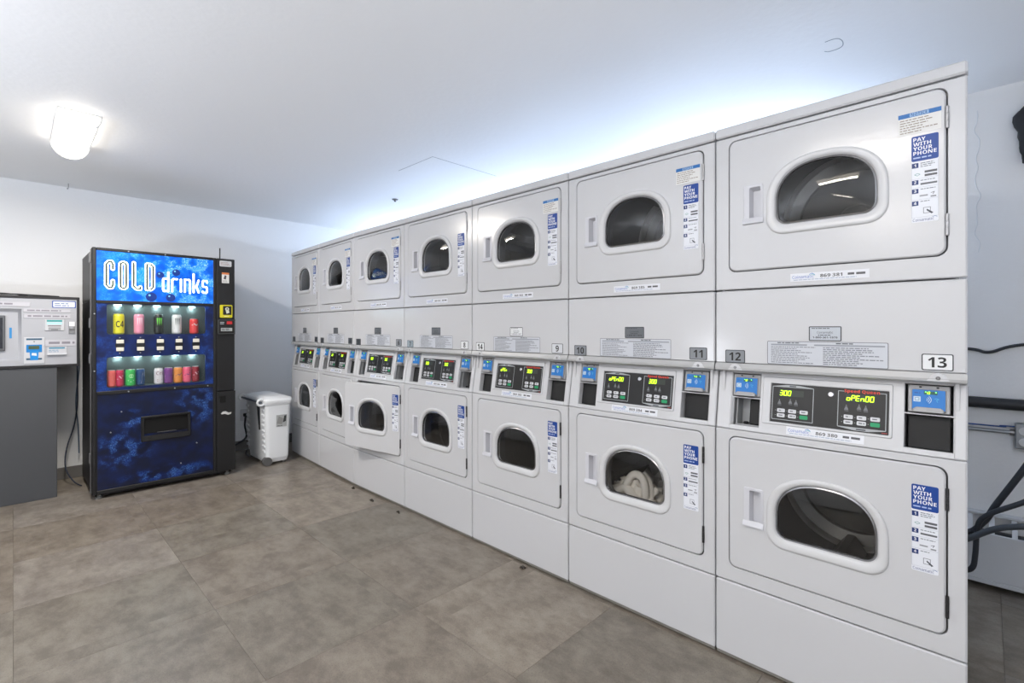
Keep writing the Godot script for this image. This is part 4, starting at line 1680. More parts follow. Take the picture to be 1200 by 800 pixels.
	k.poly(PackedVector2Array([Vector2(0.824, 1.350), Vector2(0.848, 1.350), Vector2(0.852, 1.326), Vector2(0.832, 1.318)]), Color8(226, 228, 214), 2)
	k.disc(0.836, 1.357, 0.006, Color8(24, 26, 26), 3)
	k.lines(0.815, 1.300, 0.860, 1, 0.01, 0.006, Color8(240, 240, 190), 2, 3)
	put(t, "contactless_frame", combo([[done(st), mat("vend_yellow", Color8(206, 196, 30), 0.4)], [k.mesh(ink_mats()), null, Vector3(0, 0, 0.010)]]), null, Vector3.ZERO, "yellow contactless payment frame")
	st = tool()
	slab(st, rrect(0.766, 1.150, 0.895, 1.272, 0.004, 3), 0, 0.014, 0.003)
	k = Ink.new()
	k.frame(0.770, 1.154, 0.891, 1.268, 0.003, Color8(96, 98, 100), 1)
	k.rect(0.832, 1.232, 0.872, 1.256, Color8(196, 44, 48), 2)
	k.lines(0.784, 1.250, 0.818, 2, 0.012, 0.006, Color8(170, 176, 180), 2, 6)
	k.rect(0.790, 1.176, 0.872, 1.202, Color8(176, 180, 180), 2)
	k.lines(0.794, 1.198, 0.868, 2, 0.010, 0.006, Color8(80, 84, 86), 3, 7)
	put(t, "card_reader", combo([[done(st), dark], [k.mesh(ink_mats()), null, Vector3(0, 0, 0.0142)]]), null, Vector3.ZERO, "black card reader with a red mark")
	st = tool()
	cyl(st, Vector3(0, 0, 0), Vector3(0, 0.090, 0), 0.0045, 8)
	put(t, "antenna", done(st), dark, Vector3(0.794, 1.762, -0.03))
	st = tool()
	tube(st, curve([Vector3(0.02, 1.760, -0.30), Vector3(0.05, 1.775, -0.16), Vector3(0.10, 1.768, -0.09), Vector3(0.16, 1.766, -0.06)], 6), 0.006, 6)
	put(t, "top_cable", done(st), dark)
	st = tool()
	var cord := []
	for p in [Vector3(ROOM_X0 + 0.034, 0.335, 0.215), Vector3(ROOM_X0 + 0.06, 0.25, 0.23), Vector3(ROOM_X0 + 0.07, 0.14, 0.22), Vector3(ROOM_X0 + 0.09, 0.09, 0.30), Vector3(ROOM_X0 + 0.08, 0.04, 0.42), Vector3(ROOM_X0 + 0.09, 0.05, 0.55)]:
		cord.append(t.transform.affine_inverse() * p)
	tube(st, curve(cord, 8), 0.009, 7)
	put(t, "power_cord", done(st), mat("cable_black", Color8(34, 36, 40), 0.5), Vector3.ZERO, "black power cord")
	# the drinks on show
	var show := [
		["energy_can", "yellow drink can with black C4 lettering", 0.152, 1.155, 0.0325, 0.150, Color8(226, 222, 40), "c4"],
		["energy_can", "tall pale pink drink can in the lit window", 0.270, 1.155, 0.0315, 0.150, Color8(232, 150, 176), "claw_pale"],
		["energy_can", "tall black drink can with green claw marks", 0.389, 1.155, 0.0315, 0.150, Color8(22, 26, 24), "claw_green"],
		["energy_can", "tall white drink can with grey claw marks", 0.505, 1.155, 0.0315, 0.150, Color8(226, 230, 230), "claw_grey"],
		["soda_can", "short red drink can beside the tall cans", 0.620, 1.155, 0.0300, 0.120, Color8(222, 58, 58), "red"],
		["soda_can", "coral pink drink can at the end of its row", 0.110, 0.776, 0.0250, 0.122, Color8(240, 112, 104), "plain"],
		["soda_can", "crimson drink can between coral and green cans", 0.158, 0.776, 0.0240, 0.122, Color8(196, 40, 84), "plain_white"],
		["soda_can", "bright green drink can in the lower window", 0.219, 0.776, 0.0300, 0.122, Color8(60, 196, 92), "green"],
		["soda_can", "navy and white drink can beside the green can", 0.279, 0.776, 0.0265, 0.122, Color8(20, 66, 118), "blue"],
		["soda_can", "white drink can with dark red lettering", 0.390, 0.776, 0.0290, 0.122, Color8(228, 226, 230), "cri"],
		["soda_can", "purple drink can with a pale band", 0.452, 0.776, 0.0290, 0.122, Color8(124, 64, 140), "band"],
		["soda_can", "orange drink can between purple and pink cans", 0.513, 0.776, 0.0290, 0.122, Color8(232, 150, 70), "band"],
		["soda_can", "pink drink can with a pale band", 0.572, 0.776, 0.0285, 0.122, Color8(236, 104, 136), "band"],
		["soda_can", "dark red drink can at the pink can's side", 0.629, 0.776, 0.0265, 0.122, Color8(150, 34, 52), "plain_white"],
	]
	for s in show:
		var world := t.transform * Vector3(s[2], s[3], -0.062)
		drink_can(s[0], s[1], world, s[4], s[5], s[6], s[7])


func drink_can(called: String, label: String, at: Vector3, r: float, h: float, col: Color, style: String) -> void:
	var t := thing(called, label, "can", at, PI / 2, "drink cans shown in the vending machine")
	var st := tool()
	lathe(st, [[0.0, 0.002], [r * 0.72, 0.0], [r * 0.80, 0.002], [r, 0.010], [r, h - 0.016], [r * 0.84, h - 0.004], [r * 0.84, h - 0.002]], 28)
	put(t, "body", done(st), mat("can_" + label, col, 0.35, 0.1))
	st = tool()
	lathe(st, [[r * 0.84, h - 0.003], [r * 0.86, h - 0.001], [r * 0.84, h], [r * 0.78, h], [r * 0.76, h - 0.004], [0.0, h - 0.004]], 24)
	put(t, "lid", done(st), mat("can_lid", Color8(196, 198, 200), 0.3, 0.85))
	var k := Ink.new()
	var white := Color8(232, 234, 234)
	match style:
		"c4":
			k.text("C4", 0.004, h * 0.34, 0.046, Color8(30, 30, 24), 1, 0.048, true, "print", true)
			k.rect(-0.028, h * 0.18, 0.030, h * 0.26, Color8(30, 30, 24), 1)
			for j in 6:
				k.poly(PackedVector2Array([Vector2(-0.046, 0.025 + 0.018 * j), Vector2(-0.026, 0.032 + 0.018 * j), Vector2(-0.026, 0.040 + 0.018 * j), Vector2(-0.046, 0.033 + 0.018 * j)]), Color8(30, 30, 24), 1)
		"claw_green", "claw_grey", "claw_pale":
			var cc: Color = {"claw_green": Color8(110, 214, 70), "claw_grey": Color8(120, 128, 130), "claw_pale": Color8(246, 214, 226)}[style]
			for j in 3:
				var x := -0.012 + 0.012 * j
				k.poly(PackedVector2Array([Vector2(x - 0.0045, h * 0.80), Vector2(x + 0.0045, h * 0.82), Vector2(x + 0.003, h * 0.55), Vector2(x + 0.001, h * 0.42), Vector2(x - 0.002, h * 0.56)]), cc, 1)
			k.rect(-0.020, h * 0.26, 0.020, h * 0.31, white if style == "claw_green" else cc.darkened(0.2), 1)
			k.rect(-0.014, h * 0.16, 0.014, h * 0.18, cc, 1)
		"red":
			k.poly(PackedVector2Array([Vector2(-0.034, h * 0.62), Vector2(0.034, h * 0.72), Vector2(0.034, h * 0.82), Vector2(-0.034, h * 0.80)]), Color8(226, 190, 186), 1)
			k.stroke([Vector2(-0.018, h * 0.58), Vector2(-0.004, h * 0.66), Vector2(0.010, h * 0.56), Vector2(0.020, h * 0.64)], 0.006, white, 2)
		"plain":
			k.lines(-0.014, h * 0.60, 0.016, 2, 0.016, 0.009, Color8(250, 170, 160), 1, 2)
		"plain_white":
			k.stroke([Vector2(-0.016, h * 0.45), Vector2(-0.004, h * 0.62), Vector2(0.006, h * 0.50), Vector2(0.016, h * 0.64)], 0.006, Color8(234, 200, 208), 1)
		"green":
			k.disc(0.002, h * 0.60, 0.015, Color8(170, 236, 170), 1)
			k.stroke([Vector2(-0.016, h * 0.34), Vector2(0.0, h * 0.26), Vector2(0.016, h * 0.34)], 0.005, white, 1)
		"blue":
			k.poly(PackedVector2Array([Vector2(-0.026, h * 0.12), Vector2(0.0, h * 0.12), Vector2(0.026, h * 0.55), Vector2(0.026, h * 0.80), Vector2(0.010, h * 0.74)]), white, 1)
			k.stroke([Vector2(-0.010, h * 0.30), Vector2(0.016, h * 0.58)], 0.006, Color8(70, 130, 190), 2)
		"cri":
			k.text("Cri", 0.0, h * 0.58, 0.026, Color8(120, 30, 60), 1, 0.040, false, "print", true)
			k.lines(-0.016, h * 0.30, 0.018, 2, 0.010, 0.004, Color8(180, 150, 160), 1, 9)
		"band":
			k.poly(PackedVector2Array([Vector2(-0.030, h * 0.30), Vector2(0.030, h * 0.52), Vector2(0.030, h * 0.74), Vector2(-0.030, h * 0.54)]), white, 1)
			k.stroke([Vector2(-0.018, h * 0.46), Vector2(-0.004, h * 0.54), Vector2(0.006, h * 0.50), Vector2(0.018, h * 0.62)], 0.005, Color8(80, 60, 130), 2)
	put(t, "can_print", k.mesh(ink_mats(), func(p: Vector3) -> Array:
		var a := clampf(p.x / r, -1.5, 1.5)
		var n := Vector3(sin(a), 0, cos(a))
		return [n * (r + 0.0002 + p.z) + Vector3(0, p.y, 0), n]))


# ---------------------------------------------------------------- payment cabinet
func build_payment() -> void:
	var t := thing("payment_cabinet", "silver faced laundry card payment cabinet with a black frame", "payment terminal", Vector3(-4.69, 0, 2.2), PI / 2)
	var black := mat("frame_black", Color8(28, 28, 31), 0.5)
	var silver := mat("silver_face", Color8(172, 174, 180), 0.38, 0.15)
	var st := tool()
	cbox(st, Vector3(0.0, 0.925, -0.525), Vector3(0.725, 1.423, -0.030), 0.003)
	put(t, "case", done(st), black)
	st = tool()
	cbox(st, Vector3(0.0, 0.925, -0.030), Vector3(0.725, 0.943, 0.006), 0.002)
	cbox(st, Vector3(0.0, 1.405, -0.030), Vector3(0.725, 1.423, 0.006), 0.002)
	cbox(st, Vector3(0.0, 0.943, -0.030), Vector3(0.016, 1.405, 0.006), 0.002)
	cbox(st, Vector3(0.709, 0.943, -0.030), Vector3(0.725, 1.405, 0.006), 0.002)
	put(t, "frame", done(st), black)
	# face with the screen bay
	st = tool()
	var hole := PackedVector2Array([Vector2(0.10, 0.976), Vector2(0.428, 0.976), Vector2(0.428, 1.332), Vector2(0.10, 1.332)])
	var outer := PackedVector2Array([Vector2(0.016, 0.943), Vector2(0.709, 0.943), Vector2(0.709, 1.405), Vector2(0.016, 1.405)])
	var back := PackedVector2Array([Vector2(0.12, 0.990), Vector2(0.410, 0.990), Vector2(0.410, 1.310), Vector2(0.12, 1.310)])
	ring(st, outer, hole, 0.0)
	loft(st, [[hole, 0.0], [back, -0.028]], 70)
	cap(st, back, -0.028)
	put(t, "face_plate", done(st), silver)
	st = tool()
	cbox(st, Vector3(0.14, 1.045, -0.028), Vector3(0.350, 1.285, -0.012), 0.004)
	put(t, "screen_frame", done(st), mat("screen_grey", Color8(96, 98, 102), 0.4, 0.3))
	put(t, "screen", box(Vector3(0.155, 1.062, -0.012), Vector3(0.338, 1.270, -0.010), 0.0), mat("screen_dark", Color8(40, 42, 50), 0.15))
	var k := Ink.new()
	k.rect(0.369, 1.130, 0.381, 1.203, Color8(40, 130, 190), 1)
	put(t, "blue_label", k.mesh(ink_mats()), null, Vector3(0, 0, -0.0278))
	# label strips
	for s in [[0.10, 1.347, 0.470, 1.380, 3], [0.434, 1.310, 0.676, 1.335, 5], [0.437, 1.268, 0.676, 1.298, 9], [0.542, 1.071, 0.709 - 0.003, 1.118, 14]]:
		st = tool()
		var ph: float = s[3] - s[1]
		cbox(st, Vector3(s[0], s[1], 0), Vector3(s[2], s[3], 0.003), 0.0008)
		k = Ink.new()
		k.lines(s[0] + 0.02, s[3] - ph * 0.30, s[2] - 0.008, 1, 0.01, ph * 0.34, Color8(130, 126, 136), 1, s[4])
		k.frame(s[0] + 0.001, s[1] + 0.001, s[2] - 0.001, s[3] - 0.001, 0.0012, Color8(150, 152, 158), 1)
		put(t, "label_strip", combo([[done(st), mat("strip_white", Color8(186, 186, 193), 0.4)], [k.mesh(ink_mats()), null, Vector3(0, 0, 0.003)]]))
	k = Ink.new()
	k.poly(_rr(0.579, 1.344, 0.705, 1.394, 0.004), Color8(58, 84, 156), 1)
	k.poly(_rr(0.585, 1.350, 0.699, 1.388, 0.003), Color8(222, 226, 236), 2)
	k.lines(0.592, 1.378, 0.694, 2, 0.014, 0.007, Color8(110, 126, 166), 3, 3)
	put(t, "blue_bordered_sticker", k.mesh(ink_mats()), null, Vector3(0, 0, 0.0002))
	# card slot
	st = tool()
	cbox(st, Vector3(0.541, 1.181, 0), Vector3(0.643, 1.259, 0.006), 0.003)
	k = Ink.new()
	k.rect(0.552, 1.245, 0.631, 1.257, Color8(40, 150, 150), 1)
	k.rect(0.552, 1.226, 0.631, 1.240, Color8(170, 214, 224), 1)
	k.rect(0.558, 1.212, 0.626, 1.219, Color8(110, 100, 104), 1)
	k.rect(0.560, 1.186, 0.624, 1.206, Color8(150, 152, 156), 1)
	k.rect(0.574, 1.186, 0.610, 1.192, Color8(70, 70, 74), 2)
	put(t, "card_slot", combo([[done(st), mat("slot_white", Color8(192, 194, 199), 0.35)], [k.mesh(ink_mats()), null, Vector3(0, 0, 0.006)]]))
	# bill inlet
	st = tool()
	cbox(st, Vector3(0.665, 1.160, 0), Vector3(0.701, 1.247, 0.008), 0.002)
	cbox(st, Vector3(0.670, 1.190, 0.008), Vector3(0.696, 1.212, 0.016), 0.004)
	k = Ink.new()
	k.rect(0.667, 1.162, 0.699, 1.196, Color8(124, 126, 130), 1)
	k.rect(0.668, 1.214, 0.698, 1.245, Color8(226, 228, 232), 1)
	put(t, "coin_inlet", combo([[done(st), mat("inlet_grey", Color8(156, 158, 162), 0.3, 0.4)], [k.mesh(ink_mats()), null, Vector3(0, 0, 0.0081)]]))
	# keypad reader
	st = tool()
	cbox(st, Vector3(0.438, 0.952, 0), Vector3(0.541, 1.136, 0.005), 0.002)
	k = Ink.new()
	k.rect(0.450, 1.117, 0.528, 1.129, Color8(52, 84, 110), 1)
	k.disc(0.489, 1.106, 0.004, Color8(90, 92, 96), 1)
	k.rect(0.450, 1.032, 0.528, 1.085, Color8(18, 120, 190), 1)
	k.rect(0.461, 1.054, 0.514, 1.077, Color8(70, 86, 60), 2)
	k.poly(PackedVector2Array([Vector2(0.466, 1.040), Vector2(0.512, 1.040), Vector2(0.508, 0.978), Vector2(0.470, 0.978)]), Color8(20, 132, 206), 2)
	k.poly(PackedVector2Array([Vector2(0.476, 1.012), Vector2(0.502, 1.008), Vector2(0.500, 1.026), Vector2(0.478, 1.028)]), Color8(220, 228, 236), 3)
	k.rect(0.450, 0.980, 0.528, 0.992, Color8(52, 84, 110), 1)
	put(t, "keypad_reader", combo([[done(st), mat("slot_white", Color8(192, 194, 199), 0.35)], [k.mesh(ink_mats()), null, Vector3(0, 0, 0.005)]]), null, Vector3.ZERO, "blue card reader in a white frame")
	# receipt outlet
	st = tool()
	cbox(st, Vector3(0.553, 1.012, 0), Vector3(0.655, 1.067, 0.004), 0.002)
	cbox(st, Vector3(0.553, 1.010, 0), Vector3(0.655, 1.018, 0.016), 0.002)
	k = Ink.new()
	k.rect(0.563, 1.054, 0.645, 1.064, Color8(60, 130, 160), 1)
	k.lines(0.562, 1.046, 0.648, 2, 0.010, 0.005, Color8(120, 150, 176), 1, 13)
	put(t, "receipt_outlet", combo([[done(st), mat("slot_white", Color8(192, 194, 199), 0.35)], [k.mesh(ink_mats()), null, Vector3(0, 0, 0.0042)]]))
	# pedestal
	st = tool()
	cbox(st, Vector3(0.06, 0.0, -0.44), Vector3(0.606, 0.9245, 0.0), 0.003)
	var ped := put(self, "pedestal", done(st), mat("pedestal_grey", Color8(74, 76, 80), 0.55), Vector3(-4.695, 0, 2.2))
	ped.rotation.y = PI / 2
	describe(ped, "dark grey box pedestal carrying the silver payment cabinet", "pedestal")
	# cables
	st = tool()
	tube(st, curve([Vector3(-4.80, 1.429, 2.15), Vector3(-4.79, 1.432, 1.95), Vector3(-4.76, 1.434, 1.80), Vector3(-4.74, 1.430, 1.70), Vector3(-4.80, 1.429, 1.58)], 6), 0.0055, 6)
	tube(st, curve([Vector3(-4.82, 1.429, 2.15), Vector3(-4.80, 1.440, 1.90), Vector3(-4.83, 1.430, 1.74)], 6), 0.0045, 6)
	var cb := put(self, "loose_cable", done(st), mat("cable_black", Color8(34, 36, 40), 0.5))
	describe(cb, "loose black cable lying on top of the payment cabinet", "cable")
	st = tool()
	var wx := ROOM_X0
	tube(st, curve([Vector3(wx + 0.14, 1.05, 1.460), Vector3(wx + 0.10, 0.80, 1.458), Vector3(wx + 0.06, 0.60, 1.455), Vector3(wx + 0.05, 0.42, 1.475), Vector3(wx + 0.10, 0.26, 1.52), Vector3(wx + 0.16, 0.12, 1.53), Vector3(wx + 0.26, 0.03, 1.49), Vector3(wx + 0.34, 0.006, 1.452)], 8), 0.0048, 6)
	cb = put(self, "power_cable", done(st), mat("cable_navy", Color8(46, 54, 74), 0.5))
	describe(cb, "dark blue cable hanging beside the payment cabinet to the floor", "cable")
	st = tool()
	tube(st, curve([Vector3(wx + 0.012, 1.34, 1.452), Vector3(wx + 0.012, 1.20, 1.448), Vector3(wx + 0.012, 0.90, 1.440), Vector3(wx + 0.03, 0.62, 1.462), Vector3(wx + 0.04, 0.40, 1.448), Vector3(wx + 0.05, 0.20, 1.444)], 8), 0.0042, 6)
	cb = put(self, "power_cable", done(st), mat("cable_grey", Color8(92, 108, 128), 0.5))
	describe(cb, "grey blue cable on the wall beside the drinks machine", "cable")


# ---------------------------------------------------------------- bin
func loft_up(st: SurfaceTool, seq: Array, group := 20) -> void:
	# loops in (x, z), each with a height, wound so that the outside faces out
	for k in seq.size() - 1:
		st.set_smooth_group(group + k)
		var la: PackedVector2Array = seq[k][0]
		var lb: PackedVector2Array = seq[k + 1][0]
		var c := Vector2.ZERO
		for p in la:
			c += p
		c /= la.size()
		for i in la.size():
			var j := (i + 1) % la.size()
			var a := Vector3(la[i].x, seq[k][1], la[i].y)
			var b := Vector3(la[j].x, seq[k][1], la[j].y)
			var d := Vector3(lb[j].x, seq[k + 1][1], lb[j].y)
			var e := Vector3(lb[i].x, seq[k + 1][1], lb[i].y)
			var o := Vector3((la[i] + la[j]).x * 0.5 - c.x, 0, (la[i] + la[j]).y * 0.5 - c.y)
			var up: float = seq[k + 1][1] - seq[k][1]
			if absf(up) < 0.0005:
				o = Vector3(0, 1 if seq.size() > 2 else -1, 0)
			quad(st, a, b, d, e, o)


func rr_at(cx: float, cz: float, hx: float, hz: float, r: float) -> PackedVector2Array:
	return rrect(cx - hx, cz - hz, cx + hx, cz + hz, r, 5)


func build_bin() -> void:
	var t := thing("wheeled_bin", "slim white plastic wheeled bin with lid beside the dryers", "bin", Vector3(-4.69, 0, 0.178))
	var white := mat("bin_white", Color8(236, 239, 242), 0.4)
	var st := tool()
	loft_up(st, [[rr_at(0, 0, 0.225, 0.092, 0.030), 0.022], [rr_at(0, 0, 0.240, 0.098, 0.032), 0.060], [rr_at(0, 0, 0.258, 0.108, 0.034), 0.520], [rr_at(0, 0, 0.266, 0.116, 0.036), 0.530], [rr_at(0, 0, 0.266, 0.116, 0.036), 0.548]])
	var bottom := rr_at(0, 0, 0.225, 0.092, 0.030)
	st.set_smooth_group(-1)
	for i in range(1, bottom.size() - 1):
		tri(st, Vector3(bottom[0].x, 0.022, bottom[0].y), Vector3(bottom[i].x, 0.022, bottom[i].y), Vector3(bottom[i + 1].x, 0.022, bottom[i + 1].y), Vector3.DOWN)
	put(t, "body", done(st), white)
	st = tool()
	loft_up(st, [[rr_at(0, 0, 0.274, 0.124, 0.040), 0.545], [rr_at(0, 0, 0.276, 0.126, 0.042), 0.566], [rr_at(0, 0, 0.266, 0.116, 0.038), 0.582], [rr_at(-0.01, 0, 0.225, 0.085, 0.036), 0.596], [rr_at(-0.02, 0, 0.19, 0.06, 0.03), 0.598], [rr_at(-0.02, 0, 0.002, 0.002, 0.001), 0.600]])
	put(t, "lid", done(st), white)
	# ladder ribs and a dark wedge painting the recess shade on the broad side
	for cx in [-0.205, 0.190]:
		st = tool()
		for k in 9:
			var y := 0.11 + 0.045 * k
			var z := 0.098 + 0.010 * (y - 0.06) / 0.46
			cbox(st, Vector3(cx - 0.028, y, z - 0.006), Vector3(cx + 0.028, y + 0.022, z + 0.009), 0.004)
		put(t, "rib_ladder", done(st), white)
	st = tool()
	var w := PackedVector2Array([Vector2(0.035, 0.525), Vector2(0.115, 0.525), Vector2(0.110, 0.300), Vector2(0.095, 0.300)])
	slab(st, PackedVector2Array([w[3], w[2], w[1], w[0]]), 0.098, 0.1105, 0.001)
	put(t, "recess_shade", done(st), mat("bin_shade", Color8(40, 44, 50), 0.5))
	for x in [0.235, -0.245]:
		st = tool()
		var pts := []
		for j in 17:
			pts.append(Vector3(x, 0.556 + 0.026 * sin(TAU * j / 16), 0.140 + 0.028 * cos(TAU * j / 16)))
		tube(st, PackedVector3Array(pts), 0.010, 8, false)
		put(t, "hinge_loop", done(st), white)
	st = tool()
	cyl(st, Vector3(-0.25, 0.556, 0.142), Vector3(0.24, 0.556, 0.142), 0.009, 10)
	put(t, "handle_bar", done(st), mat("bin_bar", Color8(92, 100, 112), 0.45))
	for x in [0.205, -0.225]:
		st = tool()
		cyl(st, Vector3(x, 0.037, 0.088), Vector3(x + 0.046, 0.037, 0.088), 0.037, 20)
		put(t, "wheel", done(st), mat("wheel_grey", Color8(92, 92, 92), 0.6))
	st = tool()
	cbox(st, Vector3(-0.215, 0.0, -0.075), Vector3(0.215, 0.024, -0.050), 0.004)
	put(t, "skid", done(st), mat("wheel_grey", Color8(92, 92, 92), 0.6))
	var k := Ink.new()
	k.rect(0, 0, 0.090, 0.105, Color8(178, 180, 180), 1)
	k.poly(PackedVector2Array([Vector2(0.004, 0.03), Vector2(0.05, 0.02), Vector2(0.06, 0.07), Vector2(0.02, 0.095)]), Color8(150, 150, 148), 2)
	k.poly(PackedVector2Array([Vector2(0.056, 0.035), Vector2(0.082, 0.045), Vector2(0.086, 0.098), Vector2(0.068, 0.095), Vector2(0.062, 0.066)]), Color8(54, 56, 58), 3)
	k.lines(0.008, 0.012, 0.07, 1, 0.01, 0.006, Color8(90, 90, 92), 2, 3)
	var lab := put(t, "paper_label", k.mesh(ink_mats()), null, Vector3(0.2532, 0.330, 0.020), "worn grey paper label")
	lab.rotation.y = PI / 2
	lab.rotation.z = 0.0
	lab.basis = Basis(Vector3(0, 0, 1), -0.040) * Basis(Vector3.UP, PI / 2)
	# socket and plugs by the bin
	var so := thing("wall_socket", "white wall socket low on the wall behind the bin", "socket", Vector3(ROOM_X0, 0.345, 0.215), PI / 2)
	st = tool()
	slab(st, rrect(-0.038, -0.058, 0.038, 0.058, 0.006, 3), 0, 0.006, 0.002)
	put(so, "cover", done(st), mat("socket_white", Color8(212, 214, 216), 0.4))
	st = tool()
	cbox(st, Vector3(-0.016, -0.014, 0.006), Vector3(0.018, 0.016, 0.036), 0.004)
	put(so, "plug", done(st), mat("black_plastic", Color8(12, 12, 14), 0.6))


# ---------------------------------------------------------------- services on the wall past the row's end
func line_thing(called: String, label: String, category: String, pts: Array, r: float, m: Material, n := 8, steps := 8) -> void:
	var st := tool()
	tube(st, curve(pts, steps) if pts.size() > 2 else PackedVector3Array(pts), r, n)
	describe(put(self, called, done(st), m), label, category)


func build_services() -> void:
	var black := mat("hose_black", Color8(42, 46, 54), 0.45)
	var z := ROOM_Z0
	line_thing("wall_cable", "thin black cable sagging along the wall past the dryers", "cable", [Vector3(-0.9, 1.13, z + 0.008), Vector3(-0.30, 1.115, z + 0.008), Vector3(-0.03, 1.100, z + 0.008), Vector3(0.045, 1.086, z + 0.008), Vector3(0.155, 1.124, z + 0.008), Vector3(0.50, 1.165, z + 0.008), Vector3(1.2, 1.16, z + 0.008)], 0.007, black)
	line_thing("wall_pipe", "thick black pipe running level along the wall", "pipe", [Vector3(-3.2, 0.846, z + 0.034), Vector3(1.78, 0.852, z + 0.034)], 0.026, mat("pipe_black", Color8(36, 38, 42), 0.5), 16)
	line_thing("blue_wire", "thin blue wire above the grey conduit", "wire", [Vector3(-1.4, 0.738, z + 0.006), Vector3(-0.011, 0.741, z + 0.006), Vector3(0.153, 0.748, z + 0.006), Vector3(1.2, 0.77, z + 0.006)], 0.0035, mat("wire_blue", Color8(40, 78, 150), 0.4), 6)
	line_thing("conduit", "slim grey metal conduit leading to the socket box", "conduit", [Vector3(-1.4, 0.718, z + 0.010), Vector3(0.130, 0.720, z + 0.010)], 0.009, mat("conduit_grey", Color8(150, 154, 158), 0.35, 0.7), 10)
	var jb := thing("socket_box", "grey metal socket box at the end of the conduit", "socket", Vector3(0.128, 0.653, z))
	put(jb, "box", box(Vector3(0, 0, 0), Vector3(0.075, 0.115, 0.045), 0.004), mat("conduit_grey", Color8(150, 154, 158), 0.35, 0.7))
	for y in [0.032, 0.082]:
		var st0 := tool()
		slab(st0, circle_loop(Vector2(0.030, y), 0.019, 20), 0.044, 0.051, 0.001)
		put(jb, "outlet", done(st0), mat("socket_white", Color8(212, 214, 216), 0.4))
	var st1 := tool()
	cyl(st1, Vector3(-0.016, 0.067, 0.010), Vector3(0.001, 0.067, 0.010), 0.014, 12)
	put(jb, "connector", done(st1), mat("screw", Color8(140, 140, 142), 0.3, 0.8))
	# hoses rising from behind the dryers
	line_thing("drain_hose", "black hose curving up from behind the end dryer", "hose", [Vector3(-0.30, 0.255, -1.14), Vector3(-0.05, 0.282, -1.15), Vector3(0.024, 0.349, -1.15), Vector3(0.067, 0.441, -1.15), Vector3(0.145, 0.601, -1.15), Vector3(0.20, 0.72, -1.18), Vector3(0.24, 0.84, -1.30)], 0.0125, black, 10)
	line_thing("drain_hose", "black hose that drops to the floor behind the end dryer", "hose", [Vector3(0.36, 0.60, -1.12), Vector3(0.184, 0.512, -1.12), Vector3(0.145, 0.474, -1.12), Vector3(0.046, 0.400, -1.12), Vector3(0.009, 0.341, -1.12), Vector3(0.0, 0.21, -1.12), Vector3(-0.01, 0.15, -1.12), Vector3(-0.05, 0.118, -1.12), Vector3(-0.18, 0.03, -1.10), Vector3(-0.4, 0.013, -1.08)], 0.0105, black, 10)
	line_thing("drain_hose", "grey black hose lying almost level above the wall heater", "hose", [Vector3(-0.40, 0.22, -0.98), Vector3(-0.20, 0.255, -1.0), Vector3(-0.059, 0.288, -1.0), Vector3(0.058, 0.373, -1.0), Vector3(0.14, 0.407, -1.0), Vector3(0.30, 0.45, -1.0), Vector3(0.6, 0.44, -1.05)], 0.0120, mat("hose_grey", Color8(62, 68, 76), 0.45), 10)
	# baseboard heater
	var h := thing("baseboard_heater", "white baseboard heater with a grille low on the wall", "heater", Vector3(-0.55, 0, z))
	var hm := mat("heater_white", Color8(206, 209, 214), 0.4)
	var st := tool()
	cbox(st, Vector3(0, 0.050, 0.098), Vector3(1.9, 0.262, 0.110), 0.003)
	cbox(st, Vector3(0, 0.030, 0), Vector3(1.9, 0.050, 0.110), 0.003)
	cbox(st, Vector3(0, 0.322, 0), Vector3(1.9, 0.336, 0.040), 0.003)
	cbox(st, Vector3(0, 0.030, 0), Vector3(0.01, 0.336, 0.098), 0.002)
	put(h, "casing", done(st), hm)
	st = tool()
	cbox(st, Vector3(0.01, 0.055, 0.004), Vector3(1.89, 0.25, 0.030), 0.0)
	put(h, "core", done(st), mat("heater_core", Color8(70, 74, 80), 0.6))
	for k in 26:
		var xx := 0.01 + k * 0.073
		put(h, "grille_bar", shared("heater_bar", func():
			var s := tool()
			s.set_smooth_group(-1)
			var a := Vector3(0, 0.256, 0.106)
			var b := Vector3(0, 0.328, 0.030)
			for q in [0.0, -0.006]:
				quad(s, a + Vector3(0, q, 0), b + Vector3(0, q, 0), b + Vector3(0.018, q, 0), a + Vector3(0.018, q, 0), Vector3(0, 1 if q == 0.0 else -1, 0.5))
			quad(s, a, b, b + Vector3(0, -0.006, 0), a + Vector3(0, -0.006, 0), Vector3.LEFT)
			var e := Vector3(0.018, 0, 0)
			quad(s, a + e, b + e, b + e + Vector3(0, -0.006, 0), a + e + Vector3(0, -0.006, 0), Vector3.RIGHT)
			return done(s)), hm, Vector3(xx, 0, 0))
	st = tool()
	cbox(st, Vector3(0.05, 0.0, 0.02), Vector3(0.07, 0.031, 0.09), 0.002)
	cbox(st, Vector3(1.80, 0.0, 0.02), Vector3(1.82, 0.031, 0.09), 0.002)
	put(h, "stand", done(st), hm)
	# a black cloth hanging from a hook
	var b := thing("hanging_bag", "black bag hanging high on the wall past the dryers", "bag", Vector3(0.20, 1.94, z))
	st = tool()
	st.set_smooth_group(1)
	var n1 := FastNoiseLite.new()
	n1.seed = 9
	n1.frequency = 6.0
	var rings := []
	for k in 13:
		var f := k / 12.0
		var ring_ := []
		var wd: float = [0.050, 0.056, 0.058, 0.060, 0.060, 0.062, 0.064, 0.068, 0.076, 0.080, 0.062, 0.036, 0.012][k]
		for j in 20:
			var a := TAU * j / 20
			var r := 1.0 + 0.22 * n1.get_noise_3d(cos(a), f * 2.0, sin(a))
			ring_.append(Vector3(cos(a) * wd * r, f * 0.285, 0.048 + sin(a) * 0.040 * minf(wd / 0.06, 1.0)))
		rings.append(ring_)
